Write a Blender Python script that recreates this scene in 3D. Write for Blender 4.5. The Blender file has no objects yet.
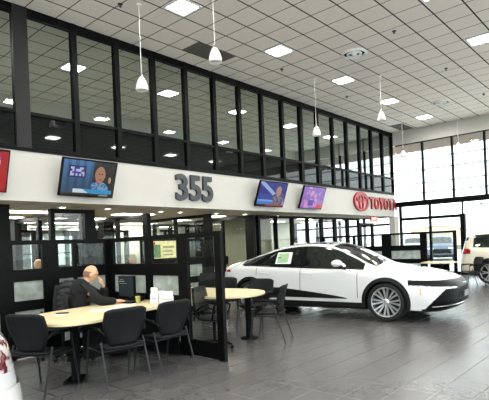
import bpy, bmesh, math, random
from mathutils import Vector, Matrix
random.seed(7)
S = bpy.context.scene
C = S.collection
PI = math.pi
# ------------------------------------------------------------------ camera
TH = math.radians(41.7); RO = math.atan(.041); EYE = 1.53
cd = bpy.data.cameras.new('camera'); cam = bpy.data.objects.new('camera', cd); C.objects.link(cam)
fw = Vector((math.cos(TH), math.sin(TH), 0)); rt = Vector((math.sin(TH), -math.cos(TH), 0)); up = Vector((0, 0, 1))
cr = rt*math.cos(RO) - up*math.sin(RO); cu = up*math.cos(RO) + rt*math.sin(RO)
cam.matrix_world = Matrix(((cr.x, cu.x, -fw.x, 0), (cr.y, cu.y, -fw.y, 0), (cr.z, cu.z, -fw.z, EYE), (0, 0, 0, 1)))
cd.sensor_fit = 'HORIZONTAL'; cd.sensor_width = 36; cd.lens = 473.6/489*36
cd.shift_x = -1.9/489; cd.shift_y = 45.3/489; cd.clip_start = .05; cd.clip_end = 500
S.camera = cam
# ------------------------------------------------------------------ sky, exposure
w = bpy.data.worlds.new('sky'); S.world = w; w.use_nodes = True
nt = w.node_tree; bg = nt.nodes['Background']
tc = nt.nodes.new('ShaderNodeTexCoord'); ns = nt.nodes.new('ShaderNodeTexNoise'); ns.inputs['Scale'].default_value = 2.2
ns.inputs['Detail'].default_value = 5
rp = nt.nodes.new('ShaderNodeValToRGB'); rp.color_ramp.elements[0].color = (.88, .94, 1, 1); rp.color_ramp.elements[1].color = (1, 1, 1, 1)
rp.color_ramp.elements[0].position = .35; rp.color_ramp.elements[1].position = .6
nt.links.new(tc.outputs['Generated'], ns.inputs['Vector']); nt.links.new(ns.outputs['Fac'], rp.inputs['Fac'])
nt.links.new(rp.outputs['Color'], bg.inputs['Color']); bg.inputs['Strength'].default_value = 1.9
PANEL = 50.0          # radiance of the ceiling light panels
S.view_settings.view_transform = 'Standard'; S.view_settings.look = 'None'; S.view_settings.gamma = 1
S.view_settings.exposure = 1.26; S.view_settings.use_curve_mapping = False
cy = S.cycles
cy.use_denoising = True; cy.max_bounces = 10; cy.diffuse_bounces = 5; cy.glossy_bounces = 5; cy.transparent_max_bounces = 24
cy.sample_clamp_indirect = 6; cy.caustics_reflective = False; cy.caustics_refractive = False
cy.use_light_tree = True
# ------------------------------------------------------------------ materials
def lin(c):
    return tuple((v/255/12.92 if v/255 <= .04045 else ((v/255+.055)/1.055)**2.4) for v in c)
MC = {}
def mat(name, col, rough=.5, metal=0, noise=0, nscale=8, coat=0, spec=.5, bump=0):
    if name in MC: return MC[name]
    m = bpy.data.materials.new(name); m.use_nodes = True; t = m.node_tree; p = t.nodes['Principled BSDF']
    c = lin(col); p.inputs['Base Color'].default_value = (*c, 1); p.inputs['Roughness'].default_value = rough
    p.inputs['Metallic'].default_value = metal; p.inputs['Specular IOR Level'].default_value = spec
    p.inputs['Coat Weight'].default_value = coat; p.inputs['Coat Roughness'].default_value = .04
    if noise or bump:
        tc = t.nodes.new('ShaderNodeTexCoord'); n = t.nodes.new('ShaderNodeTexNoise'); n.inputs['Scale'].default_value = nscale
        n.inputs['Detail'].default_value = 4; t.links.new(tc.outputs['Object'], n.inputs['Vector'])
        if noise:
            r = t.nodes.new('ShaderNodeValToRGB'); r.color_ramp.elements[0].position = .3; r.color_ramp.elements[1].position = .7
            r.color_ramp.elements[0].color = (*[v*(1-noise) for v in c], 1); r.color_ramp.elements[1].color = (*[min(1, v*(1+noise)) for v in c], 1)
            t.links.new(n.outputs['Fac'], r.inputs['Fac']); t.links.new(r.outputs['Color'], p.inputs['Base Color'])
        if bump:
            b = t.nodes.new('ShaderNodeBump'); b.inputs['Strength'].default_value = bump; b.inputs['Distance'].default_value = .01
            t.links.new(n.outputs['Fac'], b.inputs['Height']); t.links.new(b.outputs['Normal'], p.inputs['Normal'])
    MC[name] = m; return m
def emit(name, col, st):
    if name in MC: return MC[name]
    m = bpy.data.materials.new(name); m.use_nodes = True; t = m.node_tree; p = t.nodes['Principled BSDF']
    p.inputs['Base Color'].default_value = (*lin(col), 1); p.inputs['Emission Color'].default_value = (*lin(col), 1)
    p.inputs['Emission Strength'].default_value = st; p.inputs['Roughness'].default_value = .4; MC[name] = m; return m
def screen_mat(name, st):
    m = bpy.data.materials.new(name); m.use_nodes = True; t = m.node_tree; p = t.nodes['Principled BSDF']
    a = t.nodes.new('ShaderNodeAttribute'); a.attribute_name = 'picture'
    p.inputs['Base Color'].default_value = (.01, .01, .01, 1); p.inputs['Roughness'].default_value = .25
    t.links.new(a.outputs['Color'], p.inputs['Emission Color']); p.inputs['Emission Strength'].default_value = st; return m
def glass(name, tint=(240, 243, 241), ior=1.5, rough=0.0, frost=0):
    if name in MC: return MC[name]
    m = bpy.data.materials.new(name); m.use_nodes = True; t = m.node_tree; t.nodes.remove(t.nodes['Principled BSDF'])
    out = t.nodes['Material Output']; tr = t.nodes.new('ShaderNodeBsdfTransparent'); tr.inputs['Color'].default_value = (*lin(tint), 1)
    gl = t.nodes.new('ShaderNodeBsdfGlossy'); gl.inputs['Roughness'].default_value = rough
    fr = t.nodes.new('ShaderNodeFresnel'); fr.inputs['IOR'].default_value = ior; mx = t.nodes.new('ShaderNodeMixShader')
    ge = t.nodes.new('ShaderNodeNewGeometry'); iv = t.nodes.new('ShaderNodeMath'); iv.operation = 'SUBTRACT'; iv.inputs[0].default_value = 1
    ml = t.nodes.new('ShaderNodeMath'); ml.operation = 'MULTIPLY'      # a thin pane reflects once, on the face the light meets first
    t.links.new(ge.outputs['Backfacing'], iv.inputs[1]); t.links.new(iv.outputs[0], ml.inputs[0]); t.links.new(fr.outputs[0], ml.inputs[1])
    t.links.new(ml.outputs[0], mx.inputs[0]); t.links.new(gl.outputs[0], mx.inputs[2])
    if frost:
        di = t.nodes.new('ShaderNodeBsdfDiffuse'); di.inputs['Color'].default_value = (*lin((205, 210, 205)), 1)
        tl = t.nodes.new('ShaderNodeBsdfTranslucent'); tl.inputs['Color'].default_value = (*lin((205, 212, 208)), 1)
        a = t.nodes.new('ShaderNodeMixShader'); a.inputs[0].default_value = .55
        t.links.new(di.outputs[0], a.inputs[1]); t.links.new(tl.outputs[0], a.inputs[2])
        b = t.nodes.new('ShaderNodeMixShader')
        tc = t.nodes.new('ShaderNodeTexCoord'); n = t.nodes.new('ShaderNodeTexNoise'); n.inputs['Scale'].default_value = 5
        r = t.nodes.new('ShaderNodeMapRange'); r.inputs[1].default_value = .35; r.inputs[2].default_value = .65
        r.inputs[3].default_value = frost-.2; r.inputs[4].default_value = frost+.15
        t.links.new(tc.outputs['Object'], n.inputs['Vector']); t.links.new(n.outputs['Fac'], r.inputs[0]); t.links.new(r.outputs[0], b.inputs[0])
        t.links.new(tr.outputs[0], b.inputs[1]); t.links.new(a.outputs[0], b.inputs[2]); t.links.new(b.outputs[0], mx.inputs[1])
    else: t.links.new(tr.outputs[0], mx.inputs[1])
    t.links.new(mx.outputs[0], out.inputs['Surface']); MC[name] = m; return m
def gridmat(name, col, line, dx, dy, ox, oy, wx, wy, rough, noise, nscale, wxm=1.0, metal=0, spec=.5, rvar=0, coat=0):
    """tiles drawn from object coordinates: lines at x = ox + k dx and y = oy + k dy"""
    m = bpy.data.materials.new(name); m.use_nodes = True; t = m.node_tree; p = t.nodes['Principled BSDF']; L = t.links.new
    tc = t.nodes.new('ShaderNodeTexCoord'); sx = t.nodes.new('ShaderNodeSeparateXYZ'); L(tc.outputs['Object'], sx.inputs[0])
    def M(op, a, b=None, c=None):
        n = t.nodes.new('ShaderNodeMath'); n.operation = op
        for i, v in enumerate((a, b, c)):
            if v is None: continue
            if isinstance(v, (int, float)): n.inputs[i].default_value = v
            else: L(v, n.inputs[i])
        return n.outputs[0]
    def line_(o, off, d, wd):
        f = M('FRACT', M('DIVIDE', M('SUBTRACT', o, off-50*d), d)); e = M('MINIMUM', f, M('SUBTRACT', 1, f))
        return M('LESS_THAN', e, wd/2/d)
    lx = M('MULTIPLY', line_(sx.outputs[0], ox, dx, wx), wxm); ly = line_(sx.outputs[1], oy, dy, wy)
    ln = M('MAXIMUM', lx, ly)
    n = t.nodes.new('ShaderNodeTexNoise'); n.inputs['Scale'].default_value = nscale; n.inputs['Detail'].default_value = 6; L(tc.outputs['Object'], n.inputs['Vector'])
    # every tile its own slight tone
    fx = M('FLOOR', M('DIVIDE', M('SUBTRACT', sx.outputs[0], ox-50*dx), dx)); fy = M('FLOOR', M('DIVIDE', M('SUBTRACT', sx.outputs[1], oy-50*dy), dy))
    cb = t.nodes.new('ShaderNodeCombineXYZ'); L(fx, cb.inputs[0]); L(fy, cb.inputs[1])
    wn = t.nodes.new('ShaderNodeTexWhiteNoise'); wn.noise_dimensions = '2D'; L(cb.outputs[0], wn.inputs['Vector'])
    v = M('ADD', M('MULTIPLY', M('SUBTRACT', n.outputs['Fac'], .5), noise*2), M('MULTIPLY', M('SUBTRACT', wn.outputs['Value'], .5), noise*.5))
    v = M('ADD', v, 1)
    sc = t.nodes.new('ShaderNodeVectorMath'); sc.operation = 'SCALE'; sc.inputs[0].default_value = lin(col); L(v, sc.inputs['Scale'])
    mx = t.nodes.new('ShaderNodeMix'); mx.data_type = 'RGBA'; L(ln, mx.inputs['Factor']); L(sc.outputs[0], mx.inputs[6]); mx.inputs[7].default_value = (*lin(line), 1)
    L(mx.outputs[2], p.inputs['Base Color'])
    rr = M('ADD', M('MULTIPLY', ln, .25), M('ADD', rough, M('MULTIPLY', M('SUBTRACT', n.outputs['Fac'], .5), rvar))); L(rr, p.inputs['Roughness'])
    p.inputs['Specular IOR Level'].default_value = spec; MC[name] = m; return m

BLACK = mat('black_aluminium', (4, 4, 5), .5, .0, spec=.12)
BLACK2 = mat('black_plastic', (5, 5, 6), .6, spec=.15)
DARKF = mat('dark_fabric', (12, 13, 15), .85, noise=.25, nscale=40)
CREAM = mat('cream_paint', (184, 181, 175), .6, noise=.03, nscale=1.5)
OFFW = mat('office_wall_paint', (218, 216, 206), .7, noise=.04, nscale=1.5)
STEEL = mat('brushed_steel', (150, 152, 155), .3, 1)
CHROME = mat('chrome', (225, 228, 230), .08, 1)
WOOD = mat('pale_maple_laminate', (226, 206, 166), .38, noise=.07, nscale=4)
WHITEP = mat('white_paper', (240, 240, 238), .6)
GRAPH = mat('graphite_paint', (40, 44, 50), .45)
RED = mat('red_sign_acrylic', (150, 8, 22), .35)
GL = glass('clear_glass'); GLU = glass('tinted_upper_glass', (206, 213, 214), 1.45); GLO = glass('clear_outer_glass', (245, 250, 250), 1.4)
GLS = mat('dark_spandrel_glass', (10, 14, 14), .03, spec=.35)
FROST = glass('frosted_glass', (200, 205, 200), 1.4, .15, .72)
ASPH = mat('pale_concrete', (224, 223, 219), .9, noise=.1, nscale=2)
FLOORM = gridmat('grey_floor_tile', (88, 86, 86), (34, 32, 31), .57, .35, 4.66, 1.75, .008, .009, .27, .16, 9, .8, rvar=.0, spec=.8)
CEILM = gridmat('ceiling_tile', (240, 232, 224), (50, 46, 42), .61, .615, 5.855, 6.59, .020, .032, .85, .05, 30, 1.0, spec=.1)
SOFM = gridmat('office_ceiling_tile', (224, 216, 200), (120, 114, 104), .61, .61, 0, 10.4, .02, .02, .85, .04, 30, 1.0, spec=.1)
LITE = emit('light_panel_diffuser', (255, 252, 244), PANEL)
LITE2 = emit('office_light_diffuser', (255, 250, 240), 15)
FILLU = emit('upstairs_fill_diffuser', (255, 250, 240), 24.0)
# ------------------------------------------------------------------ mesh helpers
class MB:
    def __init__(s): s.v = []; s.f = []; s.m = []
    def add(s, vs, fs, mi=0):
        b = len(s.v); s.v += [tuple(v) for v in vs]; s.f += [tuple(i+b for i in f) for f in fs]; s.m += [mi]*len(fs); return s
    def box(s, x0, x1, y0, y1, z0, z1, mi=0, mtx=None):
        vs = [Vector((x, y, z)) for z in (z0, z1) for y in (y0, y1) for x in (x0, x1)]
        if mtx: vs = [mtx @ v for v in vs]
        return s.add(vs, [(0, 2, 3, 1), (4, 5, 7, 6), (0, 1, 5, 4), (2, 6, 7, 3), (0, 4, 6, 2), (1, 3, 7, 5)], mi)
    def cbox(s, c, d, rz=0, mi=0):
        m = Matrix.Translation(c) @ Matrix.Rotation(rz, 4, 'Z')
        return s.box(-d[0]/2, d[0]/2, -d[1]/2, d[1]/2, -d[2]/2, d[2]/2, mi, m)
    def tube(s, pts, r, n=8, mi=0, cap=True):
        pts = [Vector(p) for p in pts]; rs = r if isinstance(r, (list, tuple)) else [r]*len(pts); rings = []
        prev = None
        for i, p in enumerate(pts):
            d = (pts[min(i+1, len(pts)-1)]-pts[max(i-1, 0)]).normalized()
            a = Vector((0, 0, 1)) if abs(d.z) < .9 else Vector((1, 0, 0))
            if prev is not None: a = prev
            e1 = (a-d*a.dot(d)).normalized(); e2 = d.cross(e1); prev = e1
            rings.append([p+e1*math.cos(k*2*PI/n)*rs[i]+e2*math.sin(k*2*PI/n)*rs[i] for k in range(n)])
        vs = [v for R_ in rings for v in R_]; fs = []
        for i in range(len(pts)-1):
            for k in range(n): fs.append((i*n+k, i*n+(k+1) % n, (i+1)*n+(k+1) % n, (i+1)*n+k))
        if cap: fs.append(tuple(range(n-1, -1, -1))); fs.append(tuple((len(pts)-1)*n+k for k in range(n)))
        return s.add(vs, fs, mi)
    def lathe(s, prof, n=24, c=(0, 0, 0), axis='z', mi=0):
        vs = []; fs = []
        for (r, h) in prof:
            for k in range(n):
                a = k*2*PI/n
                if axis == 'z': vs.append((c[0]+r*math.cos(a), c[1]+r*math.sin(a), c[2]+h))
                else: vs.append((c[0]+r*math.cos(a), c[1]+h, c[2]+r*math.sin(a)))
        for i in range(len(prof)-1):
            for k in range(n): fs.append((i*n+k, i*n+(k+1) % n, (i+1)*n+(k+1) % n, (i+1)*n+k))
        return s.add(vs, fs, mi)
    def prism(s, out, z0, z1, mi=0):
        n = len(out); vs = [(x, y, z0) for x, y in out]+[(x, y, z1) for x, y in out]
        fs = [tuple(range(n-1, -1, -1)), tuple(range(n, 2*n))]+[(i, (i+1) % n, n+(i+1) % n, n+i) for i in range(n)]
        return s.add(vs, fs, mi)
    def prism_xz(s, out, y0, y1, mi=0):
        n = len(out); vs = [(x, y0, z) for x, z in out]+[(x, y1, z) for x, z in out]
        fs = [tuple(range(n-1, -1, -1)), tuple(range(n, 2*n))]+[(i, (i+1) % n, n+(i+1) % n, n+i) for i in range(n)]
        return s.add(vs, fs, mi)
    def ball(s, c, r, n=14, m=9, mi=0, fn=None):
        r = r if isinstance(r, (tuple, list)) else (r, r, r); vs = []; fs = []
        for i in range(m+1):
            t = PI*i/m
            for k in range(n):
                a = 2*PI*k/n; u = Vector((math.sin(t)*math.cos(a), math.sin(t)*math.sin(a), math.cos(t)))
                p = Vector((u.x*r[0], u.y*r[1], u.z*r[2]))
                if fn: p = fn(u, p)
                vs.append(Vector(c)+p)
        for i in range(m):
            for k in range(n): fs.append((i*n+k, (i+1)*n+k, (i+1)*n+(k+1) % n, i*n+(k+1) % n))
        return s.add(vs, fs, mi)
    def sheet(s, fn, nu, nv, mi=0, close=False):
        vs = [fn(i/nu, j/nv) for i in range(nu+1) for j in range(nv+1)]
        fs = [(i*(nv+1)+j, i*(nv+1)+j+1, (i+1)*(nv+1)+j+1, (i+1)*(nv+1)+j) for i in range(nu) for j in range(nv)]
        return s.add(vs, fs, mi)
    def mesh(s, name, mats, smooth=False):
        me = bpy.data.meshes.new(name); me.from_pydata([tuple(v) for v in s.v], [], s.f)
        mats = mats if isinstance(mats, (list, tuple)) else [mats]
        for m in mats: me.materials.append(m)
        me.polygons.foreach_set('material_index', s.m)
        bm = bmesh.new(); bm.from_mesh(me); bmesh.ops.remove_doubles(bm, verts=bm.verts, dist=1e-5)
        bmesh.ops.recalc_face_normals(bm, faces=bm.faces); bm.to_mesh(me); bm.free()
        if smooth:
            me.polygons.foreach_set('use_smooth', [True]*len(me.polygons))
            try: me.set_sharp_from_angle(angle=math.radians(smooth if smooth is not True else 40))
            except Exception: pass
        me.update(); return me
def link(name, me, parent=None, bevel=0, solid=0, sub=0):
    o = bpy.data.objects.new(name, me); C.objects.link(o)
    if parent is not None: o.parent = parent
    if solid: m = o.modifiers.new('s', 'SOLIDIFY'); m.thickness = solid; m.offset = 0
    if bevel: m = o.modifiers.new('b', 'BEVEL'); m.width = bevel; m.segments = 2; m.limit_method = 'ANGLE'
    if sub: m = o.modifiers.new('u', 'SUBSURF'); m.levels = sub; m.render_levels = sub
    return o
def part(name, mb, m, parent, smooth=False, **k): return link(name, mb.mesh(name, m, smooth), parent, **k)
def tag(o, label, cat, group=None, kind=None):
    o['label'] = label; o['category'] = cat
    if group: o['group'] = group
    if kind: o['kind'] = kind
    return o
def thing(name, label, cat, loc=(0, 0, 0), rz=0, group=None):
    o = bpy.data.objects.new(name, None); C.objects.link(o); o.empty_display_size = .1
    o.location = loc; o.rotation_euler = (0, 0, rz); return tag(o, label, cat, group)
def mono(name, mb, m, label, cat, group=None, smooth=False, **k): return tag(link(name, mb.mesh(name, m, smooth), None, **k), label, cat, group)
def struct(name, mb, m, parent=None, smooth=False):
    o = link(name, mb.mesh(name, m, smooth), parent)
    if parent is None: o['kind'] = 'structure'
    return o
def structroot(name, loc=(0, 0, 0)):
    o = bpy.data.objects.new(name, None); C.objects.link(o); o.location = loc; o['kind'] = 'structure'; return o
def dup(root, loc, rz, label, group=None, scale=None, swap=None):
    def cp(o, par):
        c = o.copy(); C.objects.link(c); c.parent = par
        if swap and c.type == 'MESH' and c.data.materials and c.data.materials[0].name in swap:
            for i in range(len(c.material_slots)):
                if c.data.materials[i].name in swap:
                    c.material_slots[i].link = 'OBJECT'; c.material_slots[i].material = MC[swap[c.data.materials[i].name]]
        for ch in o.children: cp(ch, c)
        return c
    r = cp(root, None); r.location = loc; r.rotation_euler = (0, 0, rz); r['label'] = label
    if group: r['group'] = group
    if scale: r.scale = scale
    return r
ORD = ['first', 'second', 'third', 'fourth', 'fifth', 'sixth', 'seventh', 'eighth', 'ninth', 'tenth', 'eleventh', 'twelfth']
def cat_rom(pts, k=8, closed=True):
    out = []; n = len(pts)
    for i in range(n if closed else n-1):
        p0, p1, p2, p3 = (pts[(i+j-1) % n] if closed else pts[min(max(i+j-1, 0), n-1)] for j in range(4))
        for q in range(k):
            t = q/k
            out.append(tuple(.5*((2*b)+(-a+c)*t+(2*a-5*b+4*c-d)*t*t+(-a+3*b-3*c+d)*t**3) for a, b, c, d in zip(p0, p1, p2, p3)))
    if not closed: out.append(tuple(pts[-1]))
    return out
# ================================================================== STRUCTURE
XL, XE, YR, W = -7.0, 20.0, -7.0, 9.0      # hall: rear end, end wall, right wall, long wall
HC, F0, F1, ZT = 6.2, 2.55, 3.5, 4.2         # ceiling, fascia bottom and top, transom
YB = 21.0                                    # back of the offices under the upper floor
struct('floor', MB().box(XL, XE+.1, YR, YB, -.2, 0), FLOORM)
struct('ceiling', MB().box(XL, XE+.2, YR, W+.0, HC, HC+.2), CEILM)
# upper floor behind glass
struct('ceiling_upstairs', MB().box(XL, XE, W+.12, 14.2, HC-.0, HC+.2), CEILM)
struct('wall_upstairs_back', MB().box(XL, XE, 14.2, 14.35, F1, HC), OFFW)
struct('floor_upstairs', MB().box(XL, XE, W+.06, 14.2, F0+.02, F1-.02), OFFW)
struct('ceiling_offices', MB().box(XL, XE, W+.0, YB, F0, F0+.02), SOFM)
fa = struct('wall_left', MB().box(XL, XE, W-.02, W+.06, F0-.02, F1), CREAM)
struct('trim_1', MB().box(XL, XE, W-.04, W-.02, F1-.03, F1+.03), BLACK)
# glazing bays along the long wall
n = 0
for x in range(-1, 20):
    n += 1
    r = structroot('window_%d' % n, (x, W, F1))
    big = x in (4, 13)
    m = MB(); m.box(-.22 if x == 4 else -.05, (.05 if x == 4 else .06) if x != 13 else .1, -.06, .07, .03, HC-F1)
    part('mullion', m, mat('bronze_column', (27, 27, 29), .5, spec=.25) if x == 4 else BLACK, r)
    part('rail', MB().box(.05, .95, -.05, .06, HC-F1-.16, HC-F1).box(.05, .95, -.05, .06, ZT-F1-.03, ZT-F1+.03).box(.05, .95, -.05, .06, .03, .07), BLACK, r)
    part('pane', MB().box(.05, .95, .0, .006, ZT-F1+.03, HC-F1-.14), GLU, r)
    part('spandrel_pane', MB().box(.05, .95, .0, .02, .07, ZT-F1-.03), GLS, r)
    part('backing_panel', MB().box(-.05, 1.05, .07, .09, .03, ZT-F1), BLACK2, r)
struct('trim_2', MB().box(XE-.06, XE-.0, W-.06, W+.07, F1, HC), BLACK)
# end wall
ew = MB(); ew.box(XE, XE+.2, YR, W+5.2, 5.63, HC); struct('wall_end', ew, CREAM)
struct('wall_end_corner', MB().box(XE-.25, XE+.15, W-.12, W+.14, 0, F0-.02), CREAM)
ymul = [W-.11-1.22*k for k in range(0, 14)]
for k in range(len(ymul)-1):
    y1, y0 = ymul[k], ymul[k+1]; n += 1
    r = structroot('window_%d' % n, (XE, y0, 3.1))
    part('mullion', MB().box(0, .12, -.04, .04, 0, 2.53), BLACK, r)
    part('pane', MB().box(.05, .056, .04, 1.18, .05, 2.5), GLO, r)
    part('rail', MB().box(0, .12, .04, 1.18, 2.49, 2.53).box(.03, .07, .04, 1.18, 1.27, 1.295), BLACK, r)
struct('trim_3', MB().box(XE-.04, XE+.16, YR, W-.1, 2.92, 3.14), BLACK)
ylow = [8.75, 7.45, 6.15]
n += 1; r = structroot('window_%d' % n, (XE, 0, 0))      # glazed entrance: transom lights over two wide leaves
part('mullion', MB().box(0, .12, 8.69, 8.79, 0, 2.92), BLACK, r); part('mullion', MB().box(0, .12, 7.41, 7.49, 2.4, 2.92), BLACK, r)
part('mullion', MB().box(-.03, .14, 6.05, 6.24, 0, 2.45), BLACK, r); part('mullion', MB().box(0, .12, 6.12, 6.17, 2.45, 2.92), BLACK, r)
part('rail', MB().box(-.02, .13, 6.24, 8.69, 2.32, 2.44), BLACK, r); part('rail', MB().box(0, .12, 6.24, 8.69, 0, .12), BLACK, r)
part('mullion', MB().box(0, .12, 7.41, 7.5, .12, 2.32), BLACK, r)
part('pane', MB().box(.05, .056, 6.24, 8.69, .12, 2.9), GLO, r)
for k in range(6):
    y1 = 6.05-1.95*k; y0 = y1-1.95; n += 1
    r = structroot('window_%d' % n, (XE, y0, 0))
    part('mullion', MB().box(0, .12, -.03, .03, 0, 2.92), BLACK, r); part('pane', MB().box(.05, .056, .03, 1.92, .3, 2.9), GLO, r)
    part('rail', MB().box(0, .12, .03, 1.92, 0, .3), BLACK, r)
# offices end wall (under the upper floor) and upstairs end wall: glazed
for k in range(9):
    y0 = 9.2+1.3*k; n += 1
    r = structroot('window_%d' % n, (XE, y0, 0))
    part('mullion', MB().box(0, .12, -.05, .05, 0, F0), BLACK, r); part('pane', MB().box(.05, .056, .05, 1.25, .1, F0-.1), GLO, r)
    part('rail', MB().box(0, .12, .05, 1.25, 2.15, 2.25).box(0, .12, .05, 1.25, F0-.05, F0).box(0, .12, .05, 1.25, 1.02, 1.06).box(0, .12, .05, 1.25, 0, .12), BLACK, r)
for k in range(4):
    y0 = 9.1+1.27*k; n += 1
    r = structroot('window_%d' % n, (XE, y0, F1))
    part('mullion', MB().box(0, .12, -.04, .04, 0, HC-F1), BLACK, r); part('pane', MB().box(.05, .056, .04, 1.23, 0, HC-F1), GLO, r)
# right wall (showroom front, out of view) and rear wall
for k in range(9):
    x0 = XL+3*k; n += 1
    r = structroot('window_%d' % n, (x0, YR, 0))
    part('mullion', MB().box(-.05, .05, -.1, 0, 0, 5.6), BLACK, r); part('pane', MB().box(.05, 2.95, -.05, -.044, .1, 5.6), GLO, r)
struct('wall_right', MB().box(XL, XE+.2, YR-.15, YR, 5.6, HC), CREAM)
struct('wall_rear', MB().box(XL-.15, XL, W+.1, YB, 0, HC).box(XL-.15, XL, YR, W+.1, 5.6, HC), CREAM)
for k in range(5):  # unseen rear glazing, added to bring daylight onto the sedan's near side
    y0 = YR+3.2*k; n += 1
    r = structroot('window_%d' % n, (XL, y0, 0))
    part('mullion', MB().box(-.1, 0, -.05, .05, 0, 5.6), BLACK, r); part('pane', MB().box(-.05, -.044, .05, 3.15, .1, 5.6), GLO, r)
# back of the offices: sill wall, windows with posts, head
struct('wall_back', MB().box(XL, XE, YB, YB+.15, 0, .55).box(XL, XE, YB, YB+.15, 2.3, F0+.02), OFFW)
for k in range(22):
    x0 = -2+1.0*k; n += 1
    r = structroot('window_%d' % n, (x0, YB, .55))
    part('mullion', MB().box(-.09, .09, 0, .12, 0, 1.75), BLACK, r); part('pane', MB().box(.09, .91, .05, .056, 0, 1.75), GLO, r)
    part('rail', MB().box(.09, .91, .0, .1, .95, 1.0), BLACK, r)
# canopy over the windows outside, ground, road verge
struct('trim_4', MB().box(XE+.2, XE+2.6, YR, W+6, 5.7, 5.95), mat('canopy_soffit', (112, 96, 82), .8))
struct('ground', MB().box(XE+.1, 260, -120, 160, -.3, -.04), ASPH)
struct('ground_back', MB().box(-80, XE+.1, YB+.15, 160, -.3, -.04), ASPH)
struct('ground_front', MB().box(-80, XE+.1, -120, YR-.15, -.3, -.04), ASPH)
# ================================================================== CEILING LIGHTS
def light_proto(sx, sy, m, b=.03):
    t = thing('ceiling_light', '', 'ceiling light')
    part('frame', MB().box(-sx/2, sx/2, -sy/2, -sy/2+b, -.012, .0).box(-sx/2, sx/2, sy/2-b, sy/2, -.012, .0).box(-sx/2, -sx/2+b, -sy/2+b, sy/2-b, -.012, .0).box(sx/2-b, sx/2, -sy/2+b, sy/2-b, -.012, .0), WHITEP, t)
    part('diffuser', MB().box(-sx/2+b, sx/2-b, -sy/2+b, sy/2-b, -.008, .0), m, t)
    return t
proto = light_proto(.57, .57, LITE, .065); first = True
rows = [(6.9, 'row beside the upper windows'), (3.2, 'middle row'), (-.45, 'row right of middle'), (-4.1, 'row by the right wall')]
for ry, rn in rows:
    for k in range(-4, 5):
        x = 6.16+3.05*k
        if x < XL+.5: continue
        lab = 'square ceiling light, %s, %s' % (rn, ('%s from the rear' % ORD[k+4]))
        if first: o = proto; o.location = (x, ry, HC); o['label'] = lab; first = False
        else: o = dup(proto, (x, ry, HC), 0, lab)
        o['group'] = 'square ceiling lights of the hall'
pu = light_proto(.57, .57, FILLU, .065); first = True  # fill panels added to brighten upstairs, set where the hall lights reflect
for k in range(-2, 5):
    lab = 'added square fill light in the upstairs ceiling behind the tinted glass, %s along' % ORD[k+2]
    if first: pu.location = (6.16+3.05*k, 11.09, HC); pu['label'] = lab; first = False; o = pu
    else: o = dup(pu, (6.16+3.05*k, 11.09, HC), 0, lab)
    o['group'] = 'added upstairs fill lights'
po = light_proto(1.2, .61, LITE2); first = True
for j, y in enumerate((11.4, 13.3, 15.4, 17.6, 19.6)):
    for k in range(7):
        x = 2.1+2.95*k
        lab = 'oblong lit panel in the low office ceiling, %s row back, %s from the left' % (ORD[j], ORD[k])
        if first: po.location = (x, y, F0); po['label'] = lab; first = False; o = po
        else: o = dup(po, (x, y, F0), 0, lab)
        o['group'] = 'oblong office ceiling lights'
dl = thing('downlight', '', 'downlight'); part('trim_ring', MB().lathe([(.09, 0), (.09, -.012), (.07, -.012), (.065, 0)], 16), WHITEP, dl, True)
part('lamp', MB().lathe([(.065, -.004), (.0, -.004)], 16), LITE2, dl)
for k, x in enumerate((3.9, 5.2, 6.35, 8.15, 8.85, 10.3, 11.6, 13.3, 15.2)):
    lab = 'small round downlight in the soffit, %s from the left' % ORD[k]
    if k == 0: dl.location = (x, 10.1, F0); dl['label'] = lab; o = dl
    else: o = dup(dl, (x, 10.1 if k < 3 else 10.35, F0), 0, lab)
    o['group'] = 'round downlights under the fascia'
# vents, diffusers, sprinklers
VENT = mat('return_grille', (78, 74, 68), .7); VENT2 = mat('grille_slat', (100, 96, 90), .6)
for (x0, x1, y0, y1, lab) in ((7.45, 8.67, 7.82, 8.43, 'dark square return grille above the number on the fascia'), (18.6, 19.8, 7.9, 8.45, 'dark return grille near the far end window wall')):
    t = thing('return_air_grille', lab, 'vent', ((x0+x1)/2, (y0+y1)/2, HC)); sx = (x1-x0)/2; sy = (y1-y0)/2
    part('backing', MB().box(-sx, sx, -sy, sy, -.008, .0), VENT, t); m = MB()
    for q in range(10): m.box(-sx, sx, -sy+q*sy*.2, -sy+q*sy*.2+.02, -.014, -.008)
    part('slats', m, VENT2, t)
for (x, y, lab) in ((10.71, 5.69, 'round stepped air diffuser in the ceiling between two light rows, nearer one'), (16.82, 5.72, 'round air diffuser in the ceiling, the one nearer the end windows')):
    t = thing('air_diffuser', lab, 'vent', (x, y, HC))
    part('rim', MB().lathe([(.31, 0), (.31, -.03), (.27, -.05), (.255, -.01)], 24), WHITEP, t, True)
    part('cone', MB().lathe([(.19, -.02), (.18, -.06), (.14, -.06), (.13, -.02)], 24).lathe([(.075, -.02), (.06, -.07), (0, -.07)], 24), WHITEP, t, True)
    part('throat', MB().lathe([(.26, -.008), (0, -.008)], 24), BLACK2, t)
sp = thing('sprinkler_head', '', 'sprinkler'); part('escutcheon', MB().lathe([(.05, 0), (.05, -.01), (.02, -.02), (.015, -.05), (.03, -.055), (0, -.06)], 12), GRAPH, sp, True)
for k, (x, y) in enumerate(((5.24, 7.62), (10.21, 7.57), (10.27, 4.45), (13.6, 4.45), (17.0, 4.4), (13.7, 7.6))):
    lab = 'small dark sprinkler head in the ceiling, %s' % ('nearest the top left corner', 'near the second light panel', 'in the open middle ceiling nearer the camera', 'middle of the open ceiling', 'towards the end windows', 'between the third and fourth wall row lights')[k]
    if k == 0: sp.location = (x, y, HC); sp['label'] = lab; o = sp
    else: o = dup(sp, (x, y, HC), 0, lab)
    o['group'] = 'sprinkler heads'
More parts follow.
